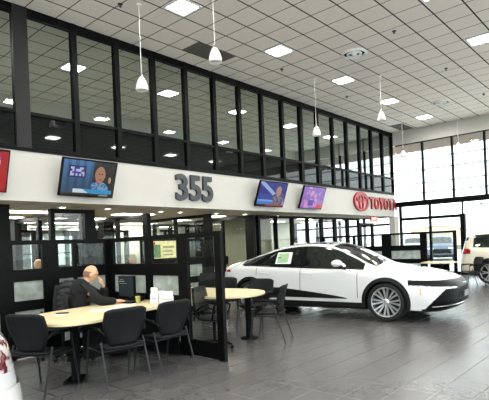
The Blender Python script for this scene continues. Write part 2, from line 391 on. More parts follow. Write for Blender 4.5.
# pendants
SH = mat('opal_white_shade', (238, 236, 232), .35)
pend = {}
for k, (x, y, z) in enumerate(((5.5, 7.4, 4.58), (6.05, 5.95, 4.85), (11.6, 7.46, 4.62), (12.75, 6.0, 4.95), (17.1, 7.25, 4.58), (19.55, 6.05, 4.98))):
    lab = 'white bell pendant lamp on a thin cord, ' + ('in front of the left upper panes', 'below the dark ceiling grille', 'in front of the middle upper panes', 'right of the glazing, high up', 'before the left end window', 'before the third end window')[k]
    t = thing('pendant_lamp', lab, 'pendant lamp', (x, y, z), 0, 'bell pendant lamps')
    if not pend:
        pend['s'] = MB().lathe([(.115, -.02), (.118, 0), (.11, .07), (.085, .15), (.05, .215), (.03, .235), (.012, .25)], 24).mesh('shade', SH, True)
        pend['b'] = MB().lathe([(.1, .004), (0, .004)], 20).mesh('lamp_disc', SH)
        pend['g'] = MB().lathe([(.03, .235), (.02, .28), (.008, .3)], 12).mesh('cap', STEEL, True)
    link('shade', pend['s'], t); link('lamp_disc', pend['b'], t); link('cap', pend['g'], t)
    part('cord', MB().tube([(0, 0, .28), (0, 0, HC-z)], .006, 6), SH, t)
    part('canopy', MB().lathe([(.0, HC-z-.03), (.05, HC-z-.025), (.055, HC-z)], 14), SH, t, True)
# ================================================================== TELEVISIONS
def tv(x0, x1, label, fn, name, st, tilt=20, nx=120, ny=72):
    w_, h_ = x1-x0+.03, .76
    t = thing('television', label, 'television', ((x0+x1)/2, W-.03, 2.66), 0, 'televisions on the fascia')
    M_ = Matrix.Translation((-.02, -.09, 0)) @ Matrix.Rotation(math.radians(tilt), 4, 'X')
    part('casing', MB().box(-w_/2, w_/2, -.03, .03, 0, h_, 0, M_), BLACK2, t, bevel=.006)
    b = .025; me = bpy.data.meshes.new('screen'); vs = []; fs = []; cols = []
    for j in range(ny):
        for i in range(nx):
            u0, u1 = i/nx, (i+1)/nx; v0, v1 = j/ny, (j+1)/ny; q = len(vs)
            for (u, v) in ((u0, v0), (u1, v0), (u1, v1), (u0, v1)): vs.append(M_ @ Vector((-w_/2+b+u*(w_-2*b), -.032, b+v*(h_-2*b))))
            fs.append((q, q+1, q+2, q+3)); cols += [(*lin(fn((u0+u1)/2, (v0+v1)/2)), 1)]*4
    me.from_pydata(vs, [], fs); ca = me.color_attributes.new('picture', 'FLOAT_COLOR', 'CORNER')
    ca.data.foreach_set('color', [c for col in cols for c in col]); me.materials.append(screen_mat(name, st)); link('screen', me, t)
    part('wall_bracket', MB().box(-.15, .15, -.14, -.01, .15, .35), BLACK2, t)
    return t
def ell(u, v, cx, cy_, rx, ry): return ((u-cx)/rx)**2+((v-cy_)/ry)**2 < 1
def hsh(a, b): return (math.sin(a*127.1+b*311.7)*43758.5453) % 1
def pic1(u, v):
    if v < .07: return (14, 14, 20) if not (.72 < u < .9 and .02 < v < .05) else (150, 150, 150)
    if .22 < u < .97 and .09 < v < .2+.0*u:
        return (210, 228, 236) if u < .5-(v-.09) else (40, 150, 205)
    if u > .55:
        if ell(u, v, .70, .64, .10, .235):
            if ell(u, v, .71, .5, .03, .02): return (150, 50, 50)
            if ell(u, v, .68, .66, .015, .02) or ell(u, v, .74, .66, .015, .02): return (50, 30, 25)
            return (172, 122, 98)
        if ell(u, v, .69, .72, .125, .245): return (28, 20, 18)
        if abs(u-.7) < .035 and .36 < v < .5: return (150, 104, 84)
        if ell(u, v, .7, .16, .2, .28):
            return (120, 160, 200) if hsh(int(u*40), int(v*24)) > .4 else (70, 100, 150)
        if ell(u, v, .9, .5, .025, .1): return (190, 150, 120)
        return (26, 22, 20) if u > .58 else (40, 55, 85)
    if .1 < u < .42 and .52 < v < .85:
        if .13 < u < .39 and .56 < v < .81:
            return (190, 190, 225) if hsh(int(u*30), int(v*16)) > .5 else (60, 60, 150)
        return (25, 35, 85)
    c = (52, 92, 140) if int(u*14) % 2 else (66, 112, 158)
    return tuple(int(q*(.6+.5*v)) for q in c)
def pic0(u, v):
    if .06 < u < .88 and .22 < v < .86: return (225, 225, 250) if hsh(int(u*20), int(v*9)) > .75 else (112, 110, 235)
    return (158, 18, 26) if v > .12 else (150, 30, 30)
def pic2(u, v):
    if v < .07: return (150, 60, 50) if u > .3 else (20, 20, 30)
    if v < .27 and u < .55: return (60, 110, 190) if v < .2 else (110, 160, 220)
    if ell(u, v, .72, .66, .1, .2): return (170, 130, 115)
    if ell(u, v, .74, .3, .24, .3): return (130, 110, 125) if hsh(int(u*20), int(v*12)) > .5 else (70, 75, 110)
    if abs((v-.75)+(u-.3)*.9) < .09: return (150, 165, 215)
    return (34, 44, 130) if v > .5 else (50, 66, 150)
def pic3(u, v):
    if u > .72 and v < .2: return (200, 60, 70)
    c = (128, 88, 175) if v > .4 else (150, 96, 178)
    if hsh(int(u*14), int(v*11)) > .62 and .15 < u < .8: c = (188, 130, 190)
    if .3 < u < .55 and .12 < v < .4: c = (90, 60, 160)
    return c
tv(2.38, 3.52, 'television on the fascia with a red border, cut by the left edge', pic0, 'red_channel_picture', .45)
tv(4.52, 5.7, 'television left of the number showing a woman and a blue caption bar', pic1, 'talk_show_picture', .34)
tv(10.42, 11.7, 'television right of the number with a dark blue picture', pic2, 'blue_channel_picture', .4)
tv(12.6, 13.86, 'television with a purple and pink picture, nearest the red emblem', pic3, 'purple_channel_picture', .42)
# ================================================================== SIGNS
def text(body, h, wd, depth, m, bold, name, parent, x, z):
    cu_ = bpy.data.curves.new('t', 'FONT'); cu_.body = body; cu_.size = 1; cu_.extrude = .5; cu_.offset = bold; cu_.resolution_u = 6
    o = bpy.data.objects.new('t', cu_); C.objects.link(o); bpy.context.view_layer.update()
    me = bpy.data.meshes.new_from_object(o.evaluated_get(bpy.context.evaluated_depsgraph_get())); bpy.data.objects.remove(o)
    xs = [v.co.x for v in me.vertices]; ys = [v.co.y for v in me.vertices]; x0, x1, y0, y1 = min(xs), max(xs), min(ys), max(ys)
    for v in me.vertices:
        v.co = ((v.co.x-x0)/(x1-x0)*wd+x, -depth*(v.co.z+.5)*1, (v.co.y-y0)/(y1-y0)*h+z)
    me.materials.clear(); me.materials.append(m); me.update()
    bm = bmesh.new(); bm.from_mesh(me); bmesh.ops.recalc_face_normals(bm, faces=bm.faces); bm.to_mesh(me); bm.free()
    return link(name, me, parent)
ns_ = thing('number_sign', 'dark grey raised number on the cream fascia', 'sign', (7.53, W-.02, 2.70))
for k, (c, x) in enumerate((('3', 0), ('5', .44), ('5', .87))): text(c, .66, .38, .07, GRAPH, .028, 'digit', ns_, x, 0)
ls = thing('letter_sign', 'red raised lettering at the right end of the fascia', 'sign', (17.6, W-.02, 2.79))
for k, c in enumerate('TOYOTA'): text(c, .50, .40, .07, RED, .025, 'letter', ls, .0+k*.43, 0)
em = thing('emblem_sign', 'round red emblem of three crossed ovals beside the red lettering', 'sign', (16.9, W-.02, 3.06))
def oval(cx_, cz, rx, rz, wd, d):
    m = MB(); N = 40; vs = []
    for k in range(N):
        a = 2*PI*k/N
        for (rr, y) in ((1, 0), (1, -d), (0, -d), (0, 0)):
            vs.append((cx_+(rx-wd*(1-rr))*math.cos(a), y, cz+(rz-wd*.8*(1-rr))*math.sin(a)))
    fs = [(4*k+i, 4*((k+1) % N)+i, 4*((k+1) % N)+(i+1) % 4, 4*k+(i+1) % 4) for k in range(N) for i in range(4)]
    return m.add(vs, fs)
part('outer_ring', oval(0, 0, .58, .385, .10, .08), RED, em, True)
part('upright_oval', oval(0, -.02, .19, .33, .075, .07), RED, em, True)
part('crossbar_oval', oval(0, .13, .40, .16, .07, .075), RED, em, True)
part('back_disc', MB().prism_xz([(.56*math.cos(a*PI/20), .37*math.sin(a*PI/20)) for a in range(40)], -.02, 0), mat('sign_back_pink', (200, 140, 138), .5), em)
ex = thing('exit_sign', 'small red exit sign over the glazed door under the fascia end', 'sign', (18.6, 9.3, 2.33))
part('housing', MB().box(-.3, .3, -.03, .03, 0, .2), mat('exit_red', (190, 50, 40), .4), ex)
o = text('EXIT', .12, .42, .01, emit('exit_letter', (255, 190, 170), 1.0), .01, 'lettering', ex, -.21, .04); o.location = (0, -.031, 0)
part('hanger', MB().box(-.02, .02, -.02, .02, .2, F0-2.33), BLACK, ex)
# ================================================================== OFFICE GLASS UNDER THE UPPER FLOOR
def gpart(p0, p1, label, posts, top=2.5, group='black framed glass office partitions', door=None, pw=.09):
    """glass partition from p0 to p1; posts: list of distances with widths"""
    v = Vector((p1[0]-p0[0], p1[1]-p0[1], 0)); L_ = v.length; t = thing('glass_partition', label, 'partition', (p0[0], p0[1], 0), math.atan2(v.y, v.x), group)
    for (s_, wd) in posts: part('post', MB().box(s_-wd/2, s_+wd/2, -.06, .06, 0, top), BLACK, t)
    part('head_rail', MB().box(0, L_, -.045, .045, top-.09, top), BLACK, t); part('sill_rail', MB().box(0, L_, -.045, .045, 0, .12), BLACK, t)
    ps = sorted(posts)
    for a, b in zip(ps, ps[1:]): part('pane', MB().box(a[0]+a[1]/2, b[0]-b[1]/2, -.004, .004, .12, top-.09), GL, t)
    return t
struct('wall_column', MB().box(3.35, 3.98, 9.9, 10.25, 0, F0), BLACK)
struct('wall_column_2', MB().box(5.62, 5.98, 13.7, 14.1, 0, F0), BLACK)
struct('wall_column_3', MB().box(9.0, 9.4, 14.6, 15.0, 0, F0), BLACK)
gpart((4.88, 10.05), (5.85, 10.05), 'front glass bay between the low television and the reception, tall black posts', [(0.03, .1), (.92, .26)])
gpart((5.72, 10.2), (5.72, 16.6), 'glass side wall receding behind the first front bay', [(0.0, .12), (2.2, .12), (4.2, .14), (6.3, .3)])
gpart((7.85, 10.6), (7.85, 13.4), 'second receding glass side wall, left of the number', [(.0, .22), (1.4, .08), (2.75, .14)])
gpart((9.7, 10.1), (9.7, 13.2), 'receding glass side wall right below the number', [(0.03, .26), (1.5, .08), (3.0, .2)])
gpart((11.62, 10.1), (11.62, 12.8), 'receding glass side wall left of the blue television', [(0.05, .34), (1.3, .06), (2.6, .16)])
gpart((6.9, 15.5), (10.6, 15.5), 'deep glass partition far back in the offices', [(.05, .12), (1.2, .1), (2.4, .1), (3.6, .16)], top=2.3)
gpart((3.6, 17.2), (7.6, 17.2), 'far back glass partition at the left of the offices', [(.1, .2), (1.0, .12), (1.9, .12), (2.9, .25), (3.9, .12)], top=2.4)
gpart((7.6, 18.2), (12.4, 18.2), 'far back glass partition in the middle of the offices', [(.1, .3), (1.3, .08), (2.3, .3), (3.3, .08), (4.6, .3)], top=2.4)
gpart((12.6, 17.4), (17.6, 17.4), 'far back glass partition at the right of the offices', [(.1, .3), (1.3, .1), (2.5, .2), (3.7, .1), (4.9, .3)], top=2.4)
gpart((10.2, 13.4), (12.6, 13.4), 'glass partition before the bright white office', [(.05, .1), (.75, .12), (1.55, .1), (2.35, .1)], top=2.4)
for k, x in enumerate((11.8, 12.72, 13.68, 14.62, 15.6, 16.6, 17.6)):
    lab = 'office front glass under the fascia behind the car, %s bay from the left' % ORD[k]
    gpart((x, 10.0), (x+.97, 10.0), lab, [(.03, .1), (.94, .06)])
gpart((18.62, 10.0), (19.9, 10.0), 'glazed door frame bay at the far right under the fascia', [(.05, .18), (1.2, .12)], top=2.3)
# solid office walls behind
struct('wall_office_1', MB().box(12.9, 13.02, 10.4, 14.0, 0, F0), mat('sage_wall', (150, 148, 128), .7, noise=.05))
struct('wall_office_2', MB().box(11.9, 19.0, 14.0, 14.12, 0, F0), mat('grey_green_wall', (160, 164, 150), .7, noise=.12, nscale=3))
struct('wall_office_4', MB().box(10.42, 12.5, 16.0, 16.1, 0, F0), OFFW)
fc = thing('filing_cabinet', 'grey steel cabinet in the white office behind the car roof', 'cabinet', (12.0, 15.6, 0))
part('body', MB().box(-.45, .45, -.25, .25, 0, 1.75), mat('cabinet_grey', (138, 140, 138), .5), fc, bevel=.01)
for z in (.2, .7, 1.2): d = part('drawer', MB().box(-.42, .42, -.27, -.25, z-.1, z+.35), mat('cabinet_front', (158, 160, 156), .5), fc); part('handle', MB().box(-.1, .1, -.29, -.27, z+.2, z+.225), STEEL, d)
ns2 = thing('notice_board', 'pale notice board hung in the office above the car windscreen', 'board', (14.1, 13.96, 1.3))
part('panel', MB().box(-.45, .45, 0, .03, 0, .9), WHITEP, ns2); part('frame', MB().box(-.48, .48, .005, .035, -.03, 0).box(-.48, .48, .005, .035, .9, .93), STEEL, ns2)
# ================================================================== CUBICLE PARTITIONS (1.72 m)
def cubicle(name_label, segs, corner_posts, group=None):
    """segs: list of (p0, p1, [post distances, widths], style)"""
    t = thing('cubicle_partition', name_label, 'partition', (segs[0][0][0], segs[0][0][1], 0), 0, group or 'low black cubicle partitions')
    ox, oy = segs[0][0]
    for (p0, p1, posts, style) in segs:
        v = Vector((p1[0]-p0[0], p1[1]-p0[1], 0)); L_ = v.length
        M_ = Matrix.Translation((p0[0]-ox, p0[1]-oy, 0)) @ Matrix.Rotation(math.atan2(v.y, v.x), 4, 'Z')
        for (s_, wd) in posts: part('post', MB().box(s_-wd/2, s_+wd/2, -.03, .03, 0, 1.735, 0, M_), BLACK, t)
        part('top_rail', MB().box(0, L_, -.032, .032, 1.67, 1.737, 0, M_), BLACK, t)
        ps = sorted(posts)
        for i, (a, b) in enumerate(zip(ps, ps[1:])):
            s0, s1 = a[0]+a[1]/2, b[0]-b[1]/2
            if style[i] == 'full':
                part('glass_pane', MB().box(s0, s1, -.004, .004, .22, 1.67, 0, M_), GL, t); part('bottom_rail', MB().box(s0, s1, -.025, .025, .02, .24, 0, M_), BLACK, t)
            else:
                part('glass_pane', MB().box(s0, s1, -.004, .004, 1.31, 1.67, 0, M_), GL, t)
                part('middle_rail', MB().box(s0, s1, -.025, .025, 1.13, 1.31, 0, M_), BLACK, t)
                part('frosted_pane', MB().box(s0, s1, -.005, .005, .85, 1.13, 0, M_), FROST, t)
                part('middle_rail', MB().box(s0, s1, -.025, .025, .7, .85, 0, M_), BLACK, t)
                part('frosted_pane', MB().box(s0, s1, -.005, .005, .16, .7, 0, M_), FROST, t)
                part('bottom_rail', MB().box(s0, s1, -.025, .025, .02, .16, 0, M_), BLACK, t)
    return t
A = [(.08, .2), (1.62, .3), (1.98, .03), (2.62, .08)]
cubicle('low black partition with glass and frosted panes behind the seated man',
        [((.9, 7.1), (4.49, 7.1), [(.1, .1), (1.86, .2), (2.52, .25), (2.92, .06), (3.52, .12)], ['f', 'f', 'f', 'f']),
         ((4.46, 7.07), (4.46, 4.42), [(.06, .12), (1.08, .16), (1.88, .2), (2.6, .12)], ['f', 'f', 'full'])], [])
cubicle('far black cubicle partition beyond the front of the white sedan',
        [((15.6, 5.0), (15.6, 10.1), [(.05, .1), (1.05, .22), (2.35, .35), (3.6, .1), (4.9, .1)], ['full', 'f', 'f', 'f'])], [])
cubicle('black cubicle partition behind the second desk, seen past the end post',
        [((6.04, 8.4), (7.9, 8.4), [(.03, .06), (1.0, .08), (1.8, .1)], ['f', 'f'])], [])
# ================================================================== DESKS
d1 = [(2.6, 5.85), (2.40, 5.35), (2.46, 4.98), (2.78, 4.84), (3.15, 4.95), (3.6, 5.1), (4.38, 5.2)]
o1 = cat_rom(d1, 8, False)+[(4.38, 6.25), (3.7, 6.22), (3.0, 6.12), (2.75, 6.05)]
t = thing('desk', 'long maple topped desk with a rounded end where the man sits', 'desk', (0, 0, 0))
part('desk_top', MB().prism(o1, .722, .76), WOOD, t, bevel=.006)
part('desk_edge', MB().prism([(x*.985+.053, y*.985+.083) for x, y in o1], .705, .722), BLACK2, t)
for (x, y) in ((2.78, 5.28), (2.9, 5.42)): part('leg', MB().tube([(x, y, 0), (x, y, .705)], .03, 12), BLACK, t)
part('foot_plate', MB().cbox((2.84, 5.35, .012), (.35, .2, .024), .8), BLACK, t)
part('modesty_panel', MB().box(3.1, 4.36, 5.62, 5.64, .15, .7), BLACK2, t)
part('end_panel', MB().box(4.34, 4.38, 5.25, 6.2, 0, .7), BLACK2, t)
d2 = [(5.02, 5.75), (5.1, 5.2), (5.42, 4.87), (5.8, 4.88), (6.12, 5.1), (6.28, 5.55), (6.2, 6.1)]
o2 = cat_rom(d2, 8, False)+[(6.15, 8.2), (4.95, 8.2)]
t = thing('desk', 'maple topped round ended table on a black pedestal behind the clear glass panel', 'desk', (0, 0, 0))
part('desk_top', MB().prism(o2, .722, .76), WOOD, t, bevel=.006)
part('pedestal', MB().tube([(5.82, 5.2, 0), (5.82, 5.2, .722)], .055, 14), BLACK, t); part('end_panel', MB().box(5.1, 6.1, 7.9, 7.94, 0, .722), BLACK2, t)
part('foot_plate', MB().lathe([(.0, .02), (.14, .018), (.15, 0)], 20, (5.82, 5.2, 0)), BLACK, t)
o3 = [(14.75, 5.1), (15.0, 4.95), (15.5, 4.95), (15.52, 5.9), (14.9, 5.9), (14.7, 5.5)]
t = thing('desk', 'far desk with a pale top beside the small black chair', 'desk', (0, 0, 0))
part('desk_top', MB().prism(o3, .722, .76), WOOD, t); part('leg', MB().tube([(15.0, 5.3, 0), (15.0, 5.3, .722)], .04, 10), BLACK, t); part('end_panel', MB().box(15.44, 15.48, 5.2, 5.8, 0, .722), BLACK2, t)
# ================================================================== CHAIRS
SHELL = mat('charcoal_shell', (12, 14, 17), .6, noise=.06, nscale=30, spec=.25)
TUBE = mat('dark_steel_tube', (36, 37, 40), .35, .5)
def guest_chair():
    t = thing('guest_chair', '', 'chair')
    def seat(u, v):
        x = (u-.5)*.47; y = .22-v*.43; z = .445-.02*math.cos((u-.5)*PI)-.02*(1-v)**6*0-.03*max(0, .12-v)/.12+.015*v
        return (x*(1-.08*(1-v)), y, z)
    part('seat', MB().sheet(seat, 12, 10), SHELL, t, True, solid=.03)
    def back(u, v):
        w_ = .235*(1-.10*(1-v)**2)*(1+.06*math.sin(v*PI)); x = (u-.5)*2
        y = -.205-.03*v-.06*v*v+.05*x*x*(1)   # curved round the sitter
        z = .48+v*(.40-.035*(1-x*x)*0)-.03*x**6*v+.02*(1-x*x)*v
        z += .022*x*x*v*v-.012
        return (x*w_*(.72+.36*min(1, v*1.5)**.7), y, z)
    part('backrest', MB().sheet(back, 14, 12), SHELL, t, True, solid=.022)
    for s_ in (-1, 1):
        part('leg', MB().tube([(s_*.27, -.30, .0), (s_*.262, -.17, .42), (s_*.26, -.14, .52)], .0115, 8), TUBE, t, True)
        part('leg', MB().tube([(s_*.27, .27, .0), (s_*.262, .2, .42), (s_*.26, .17, .64)], .0115, 8), TUBE, t, True)
        part('armrest', MB().tube([(s_*.24, -.22, .60), (s_*.275, -.16, .655), (s_*.277, 0, .665), (s_*.272, .17, .655), (s_*.262, .185, .62)], [.012, .018, .02, .02, .014], 8), BLACK2, t, True)
    part('seat_frame', MB().tube([(-.262, -.17, .42), (-.262, .2, .42), (.262, .2, .42), (.262, -.17, .42), (-.262, -.17, .42)], .010, 6), TUBE, t)
    return t
gc = guest_chair(); used = [False]
def chair(x, y, deg, lab, s=1):
    if not used[0]: gc.location = (x, y, 0); gc.rotation_euler = (0, 0, math.radians(deg)); gc['label'] = lab; used[0] = True; o = gc
    else: o = dup(gc, (x, y, 0), math.radians(deg), lab)
    o['group'] = 'charcoal guest chairs'; return o
chair(2.42, 5.30, -66, 'charcoal guest chair at the rounded left end of the long desk')
chair(3.08, 4.82, -6, 'charcoal guest chair seen from behind at the middle of the long desk')
chair(3.76, 4.83, 2, 'charcoal guest chair at the desk next to the clear glass end panel')
chair(5.87, 4.79, 25, 'charcoal guest chair right of the round pedestal table, back to the sedan')
chair(6.62, 5.72, 100, 'charcoal guest chair behind the round table, in front of the rear wheel')
chair(6.75, 6.75, 110, 'charcoal guest chair far side of the second desk, just right of the end post')
chair(15.3, 4.5, 42, 'small far charcoal chair standing free near the sedan nose')
chair(15.0, 7.1, 150, 'charcoal chair in the far cubicle above the sedan bonnet')
chair(14.4, 8.6, 150, 'charcoal chair in the far cubicle behind the sedan windscreen')
def swivel(x, y, deg, lab, high=1.0):
    t = thing('swivel_chair', lab, 'chair', (x, y, 0), math.radians(deg), 'black swivel office chairs')
    for k in range(5):
        a = 2*PI*k/5+.3; c_, s_ = math.cos(a), math.sin(a)
        g = part('leg', MB().tube([(0, 0, .1), (c_*.28, s_*.28, .075)], [.025, .015], 8), BLACK2, t); part('castor', MB().ball((c_*.28, s_*.28, .03), .03, 8, 6), BLACK2, g, True)
    part('gas_column', MB().tube([(0, 0, .08), (0, 0, .42)], .025, 10), BLACK2, t)
    part('seat', MB().ball((0, 0, .46), (.25, .25, .05), 20, 8), DARKF, t, True)
    def back(u, v):
        x_ = (u-.5)*2; return (x_*.23*(1-.15*v**3), -.24-.05*v+.05*x_*x_, .55+v*.5*high)
    part('backrest', MB().sheet(back, 10, 10), DARKF, t, True, solid=.04)
    part('back_stem', MB().tube([(0, -.1, .42), (0, -.25, .46), (0, -.27, .7)], .018, 8), BLACK2, t)
    for q in (-1, 1): part('armrest', MB().tube([(q*.26, -.12, .46), (q*.31, -.16, .58), (q*.31, -.02, .68), (q*.31, .14, .62), (q*.27, .1, .46)], .014, 8), BLACK2, t, True)
    return t
swivel(3.33, 6.6, 130, 'black office chair with a quilted jacket hung over it', 1.0)
swivel(3.52, 6.34, -116, 'black office chair the man in black sits on', .8)
swivel(4.98, 5.15, 200, 'black swivel chair with loop arms seen through the clear glass panel', .75)
swivel(7.0, 7.6, 100, 'black swivel chair behind the second desk', .8)
# quilted jacket draped on the office chair
t = thing('jacket', 'dark quilted jacket draped over the back of the empty office chair', 'jacket', (3.33, 6.6, 0), math.radians(130))
QJ = mat('quilted_nylon', (24, 25, 31), .6, noise=.3, nscale=25)
def jk(u, v):
    a = (u-.5)*2*PI*.97; q = abs(math.sin(v*PI*7))*.018
    w_ = .23*(.55+.38*min(1, (1-v)*3.0+.1)); d_ = .075+.02*(1-v)
    sgx = abs(math.cos(a))**.7*(1 if math.cos(a) > 0 else -1)
    return (sgx*(w_+q), -.275-.03*v+math.sin(a)*(d_+q), .45+v*.64-.03*abs(math.cos(a))*v)
part('shell', MB().sheet(jk, 28, 42), QJ, t, True)
part('collar', MB().tube([(-.10, -.24, 1.06), (-.06, -.33, 1.09), (.06, -.33, 1.09), (.10, -.24, 1.06)], .03, 10), QJ, t, True)
for q in (-1, 1): part('sleeve', MB().tube([(q*.15, -.3, 1.0), (q*.22, -.33, .83), (q*.23, -.32, .64), (q*.22, -.3, .5)], [.05, .055, .05, .04], 10), QJ, t, True)
# ================================================================== THINGS ON THE DESK
t = thing('monitor', 'black flat monitor on the desk in front of the man', 'monitor', (4.19, 6.22, .76), math.radians(-80))
part('casing', MB().box(-.165, .165, -.02, .03, .05, .375), BLACK2, t, bevel=.006)
part('screen', MB().box(-.15, .15, -.024, -.02, .07, .36), mat('dull_screen', (46, 52, 56), .25), t)
part('status_text', MB().box(-.14, -.03, -.026, -.024, .29, .30).box(-.13, .02, -.026, -.024, .26, .265).box(-.12, -.05, -.026, -.024, .32, .325), mat('screen_text', (150, 160, 165), .4), t)
part('stand', MB().box(-.03, .03, .03, .05, .0, .2), BLACK2, t); part('foot', MB().box(-.12, .12, -.06, .12, 0, .012), BLACK2, t, bevel=.004)
t = thing('keyboard', 'black keyboard lying before the monitor', 'keyboard', (3.98, 6.0, .76), math.radians(-74))
part('tray', MB().box(-.2, .2, -.07, .07, 0, .018), BLACK2, t); m = MB()
for i in range(14):
    for j in range(5): m.box(-.19+i*.027, -.168+i*.027, -.06+j*.025, -.04+j*.025, .018, .026)
part('keys', m, GRAPH, t)
for k, (x, y, h, lab) in enumerate(((4.17, 5.52, .22, 'white upright brochure holder on the desk, the taller left one'), (4.26, 5.36, .16, 'wide white brochure stand at the right end of the desk'), (4.34, 5.62, .15, 'low white card box at the back of the desk end'))):
    t = thing('brochure_holder', lab, 'brochure holder', (x, y, .76), math.radians(-50), 'white brochure holders')
    wd = (.11, .2, .16)[k]
    part('holder', MB().box(-wd/2, wd/2, -.02, .03, 0, h*.6), mat('clear_acrylic', (228, 230, 230), .2), t); part('brochures', MB().box(-wd/2+.01, wd/2-.01, -.012, .02, .01, h), WHITEP, t)
    part('print', MB().box(-wd/2+.02, wd/2-.02, -.0225, -.02, h*.25, h*.32).box(-wd/2+.02, wd/2-.04, -.0225, -.02, h*.4, h*.44), mat('grey_print', (150, 150, 152), .6), t)
t = thing('desk_telephone', 'black desk telephone beside the monitor', 'telephone', (4.22, 6.02, .76), -.9)
part('base', MB().prism_xz([(-.1, 0), (.1, 0), (.1, .07), (-.1, .03)], -.1, .1), BLACK2, t, bevel=.004); part('handset', MB().tube([(-.07, -.11, .06), (0, -.11, .085), (.08, -.11, .1)], [.024, .015, .024], 8), BLACK2, t, True)
mono('mobile_phone', MB().cbox((2.92, 5.78, .766), (.075, .15, .009), .8), BLACK2, 'small black phone lying on the desk left of the man', 'phone', bevel=.003)
for k, (x, y, a, lab) in enumerate(((2.82, 5.66, .5, 'white slip of paper under the small black phone'), (3.35, 5.55, .9, 'white sheet lying at the middle of the long desk'), (3.52, 5.45, .4, 'white sheet lying right of another sheet on the desk'), (3.75, 5.65, .2, 'form lying on the desk before the man'))):
    mono('paper_sheet', MB().cbox((x, y, .7612+.0004*k), ((.1, .21, .21, .21)[k], (.16, .297, .297, .28)[k], .0012), a), WHITEP, lab, 'paper', 'loose papers on the desk')
t = thing('cup', 'small yellow topped cup beside the keyboard', 'cup', (4.05, 5.75, .76))
part('body', MB().lathe([(.0, 0), (.03, 0), (.036, .09), (.033, .09), (.03, .01)], 16), mat('pale_green_cup', (150, 160, 90), .5), t, True); part('lid', MB().lathe([(.038, .088), (.038, .1), (0, .102)], 16), mat('lid_yellow', (170, 160, 90), .5), t, True)
# ================================================================== PEOPLE
def skin_mesh(js, edges, levels=2):
    names = list(js); bm = bmesh.new(); lay = bm.verts.layers.skin.verify(); vv = {}
    for i, n_ in enumerate(names):
        v = bm.verts.new(js[n_][0]); r_ = js[n_][1]; v[lay].radius = r_ if isinstance(r_, tuple) else (r_, r_); v[lay].use_root = (i == 0); vv[n_] = v
    for a, b in edges: bm.edges.new((vv[a], vv[b]))
    me = bpy.data.meshes.new('t'); bm.to_mesh(me); bm.free(); o = bpy.data.objects.new('t', me); C.objects.link(o)
    s_ = o.modifiers.new('s', 'SKIN'); s_.use_smooth_shade = True; u_ = o.modifiers.new('u', 'SUBSURF'); u_.levels = levels; u_.render_levels = levels
    bpy.context.view_layer.update(); r_ = bpy.data.meshes.new_from_object(o.evaluated_get(bpy.context.evaluated_depsgraph_get()))
    bpy.data.objects.remove(o); bpy.data.meshes.remove(me); return r_
def chain(*n_): return list(zip(n_, n_[1:]))
SKIN = mat('skin', (204, 158, 126), .5, noise=.04)
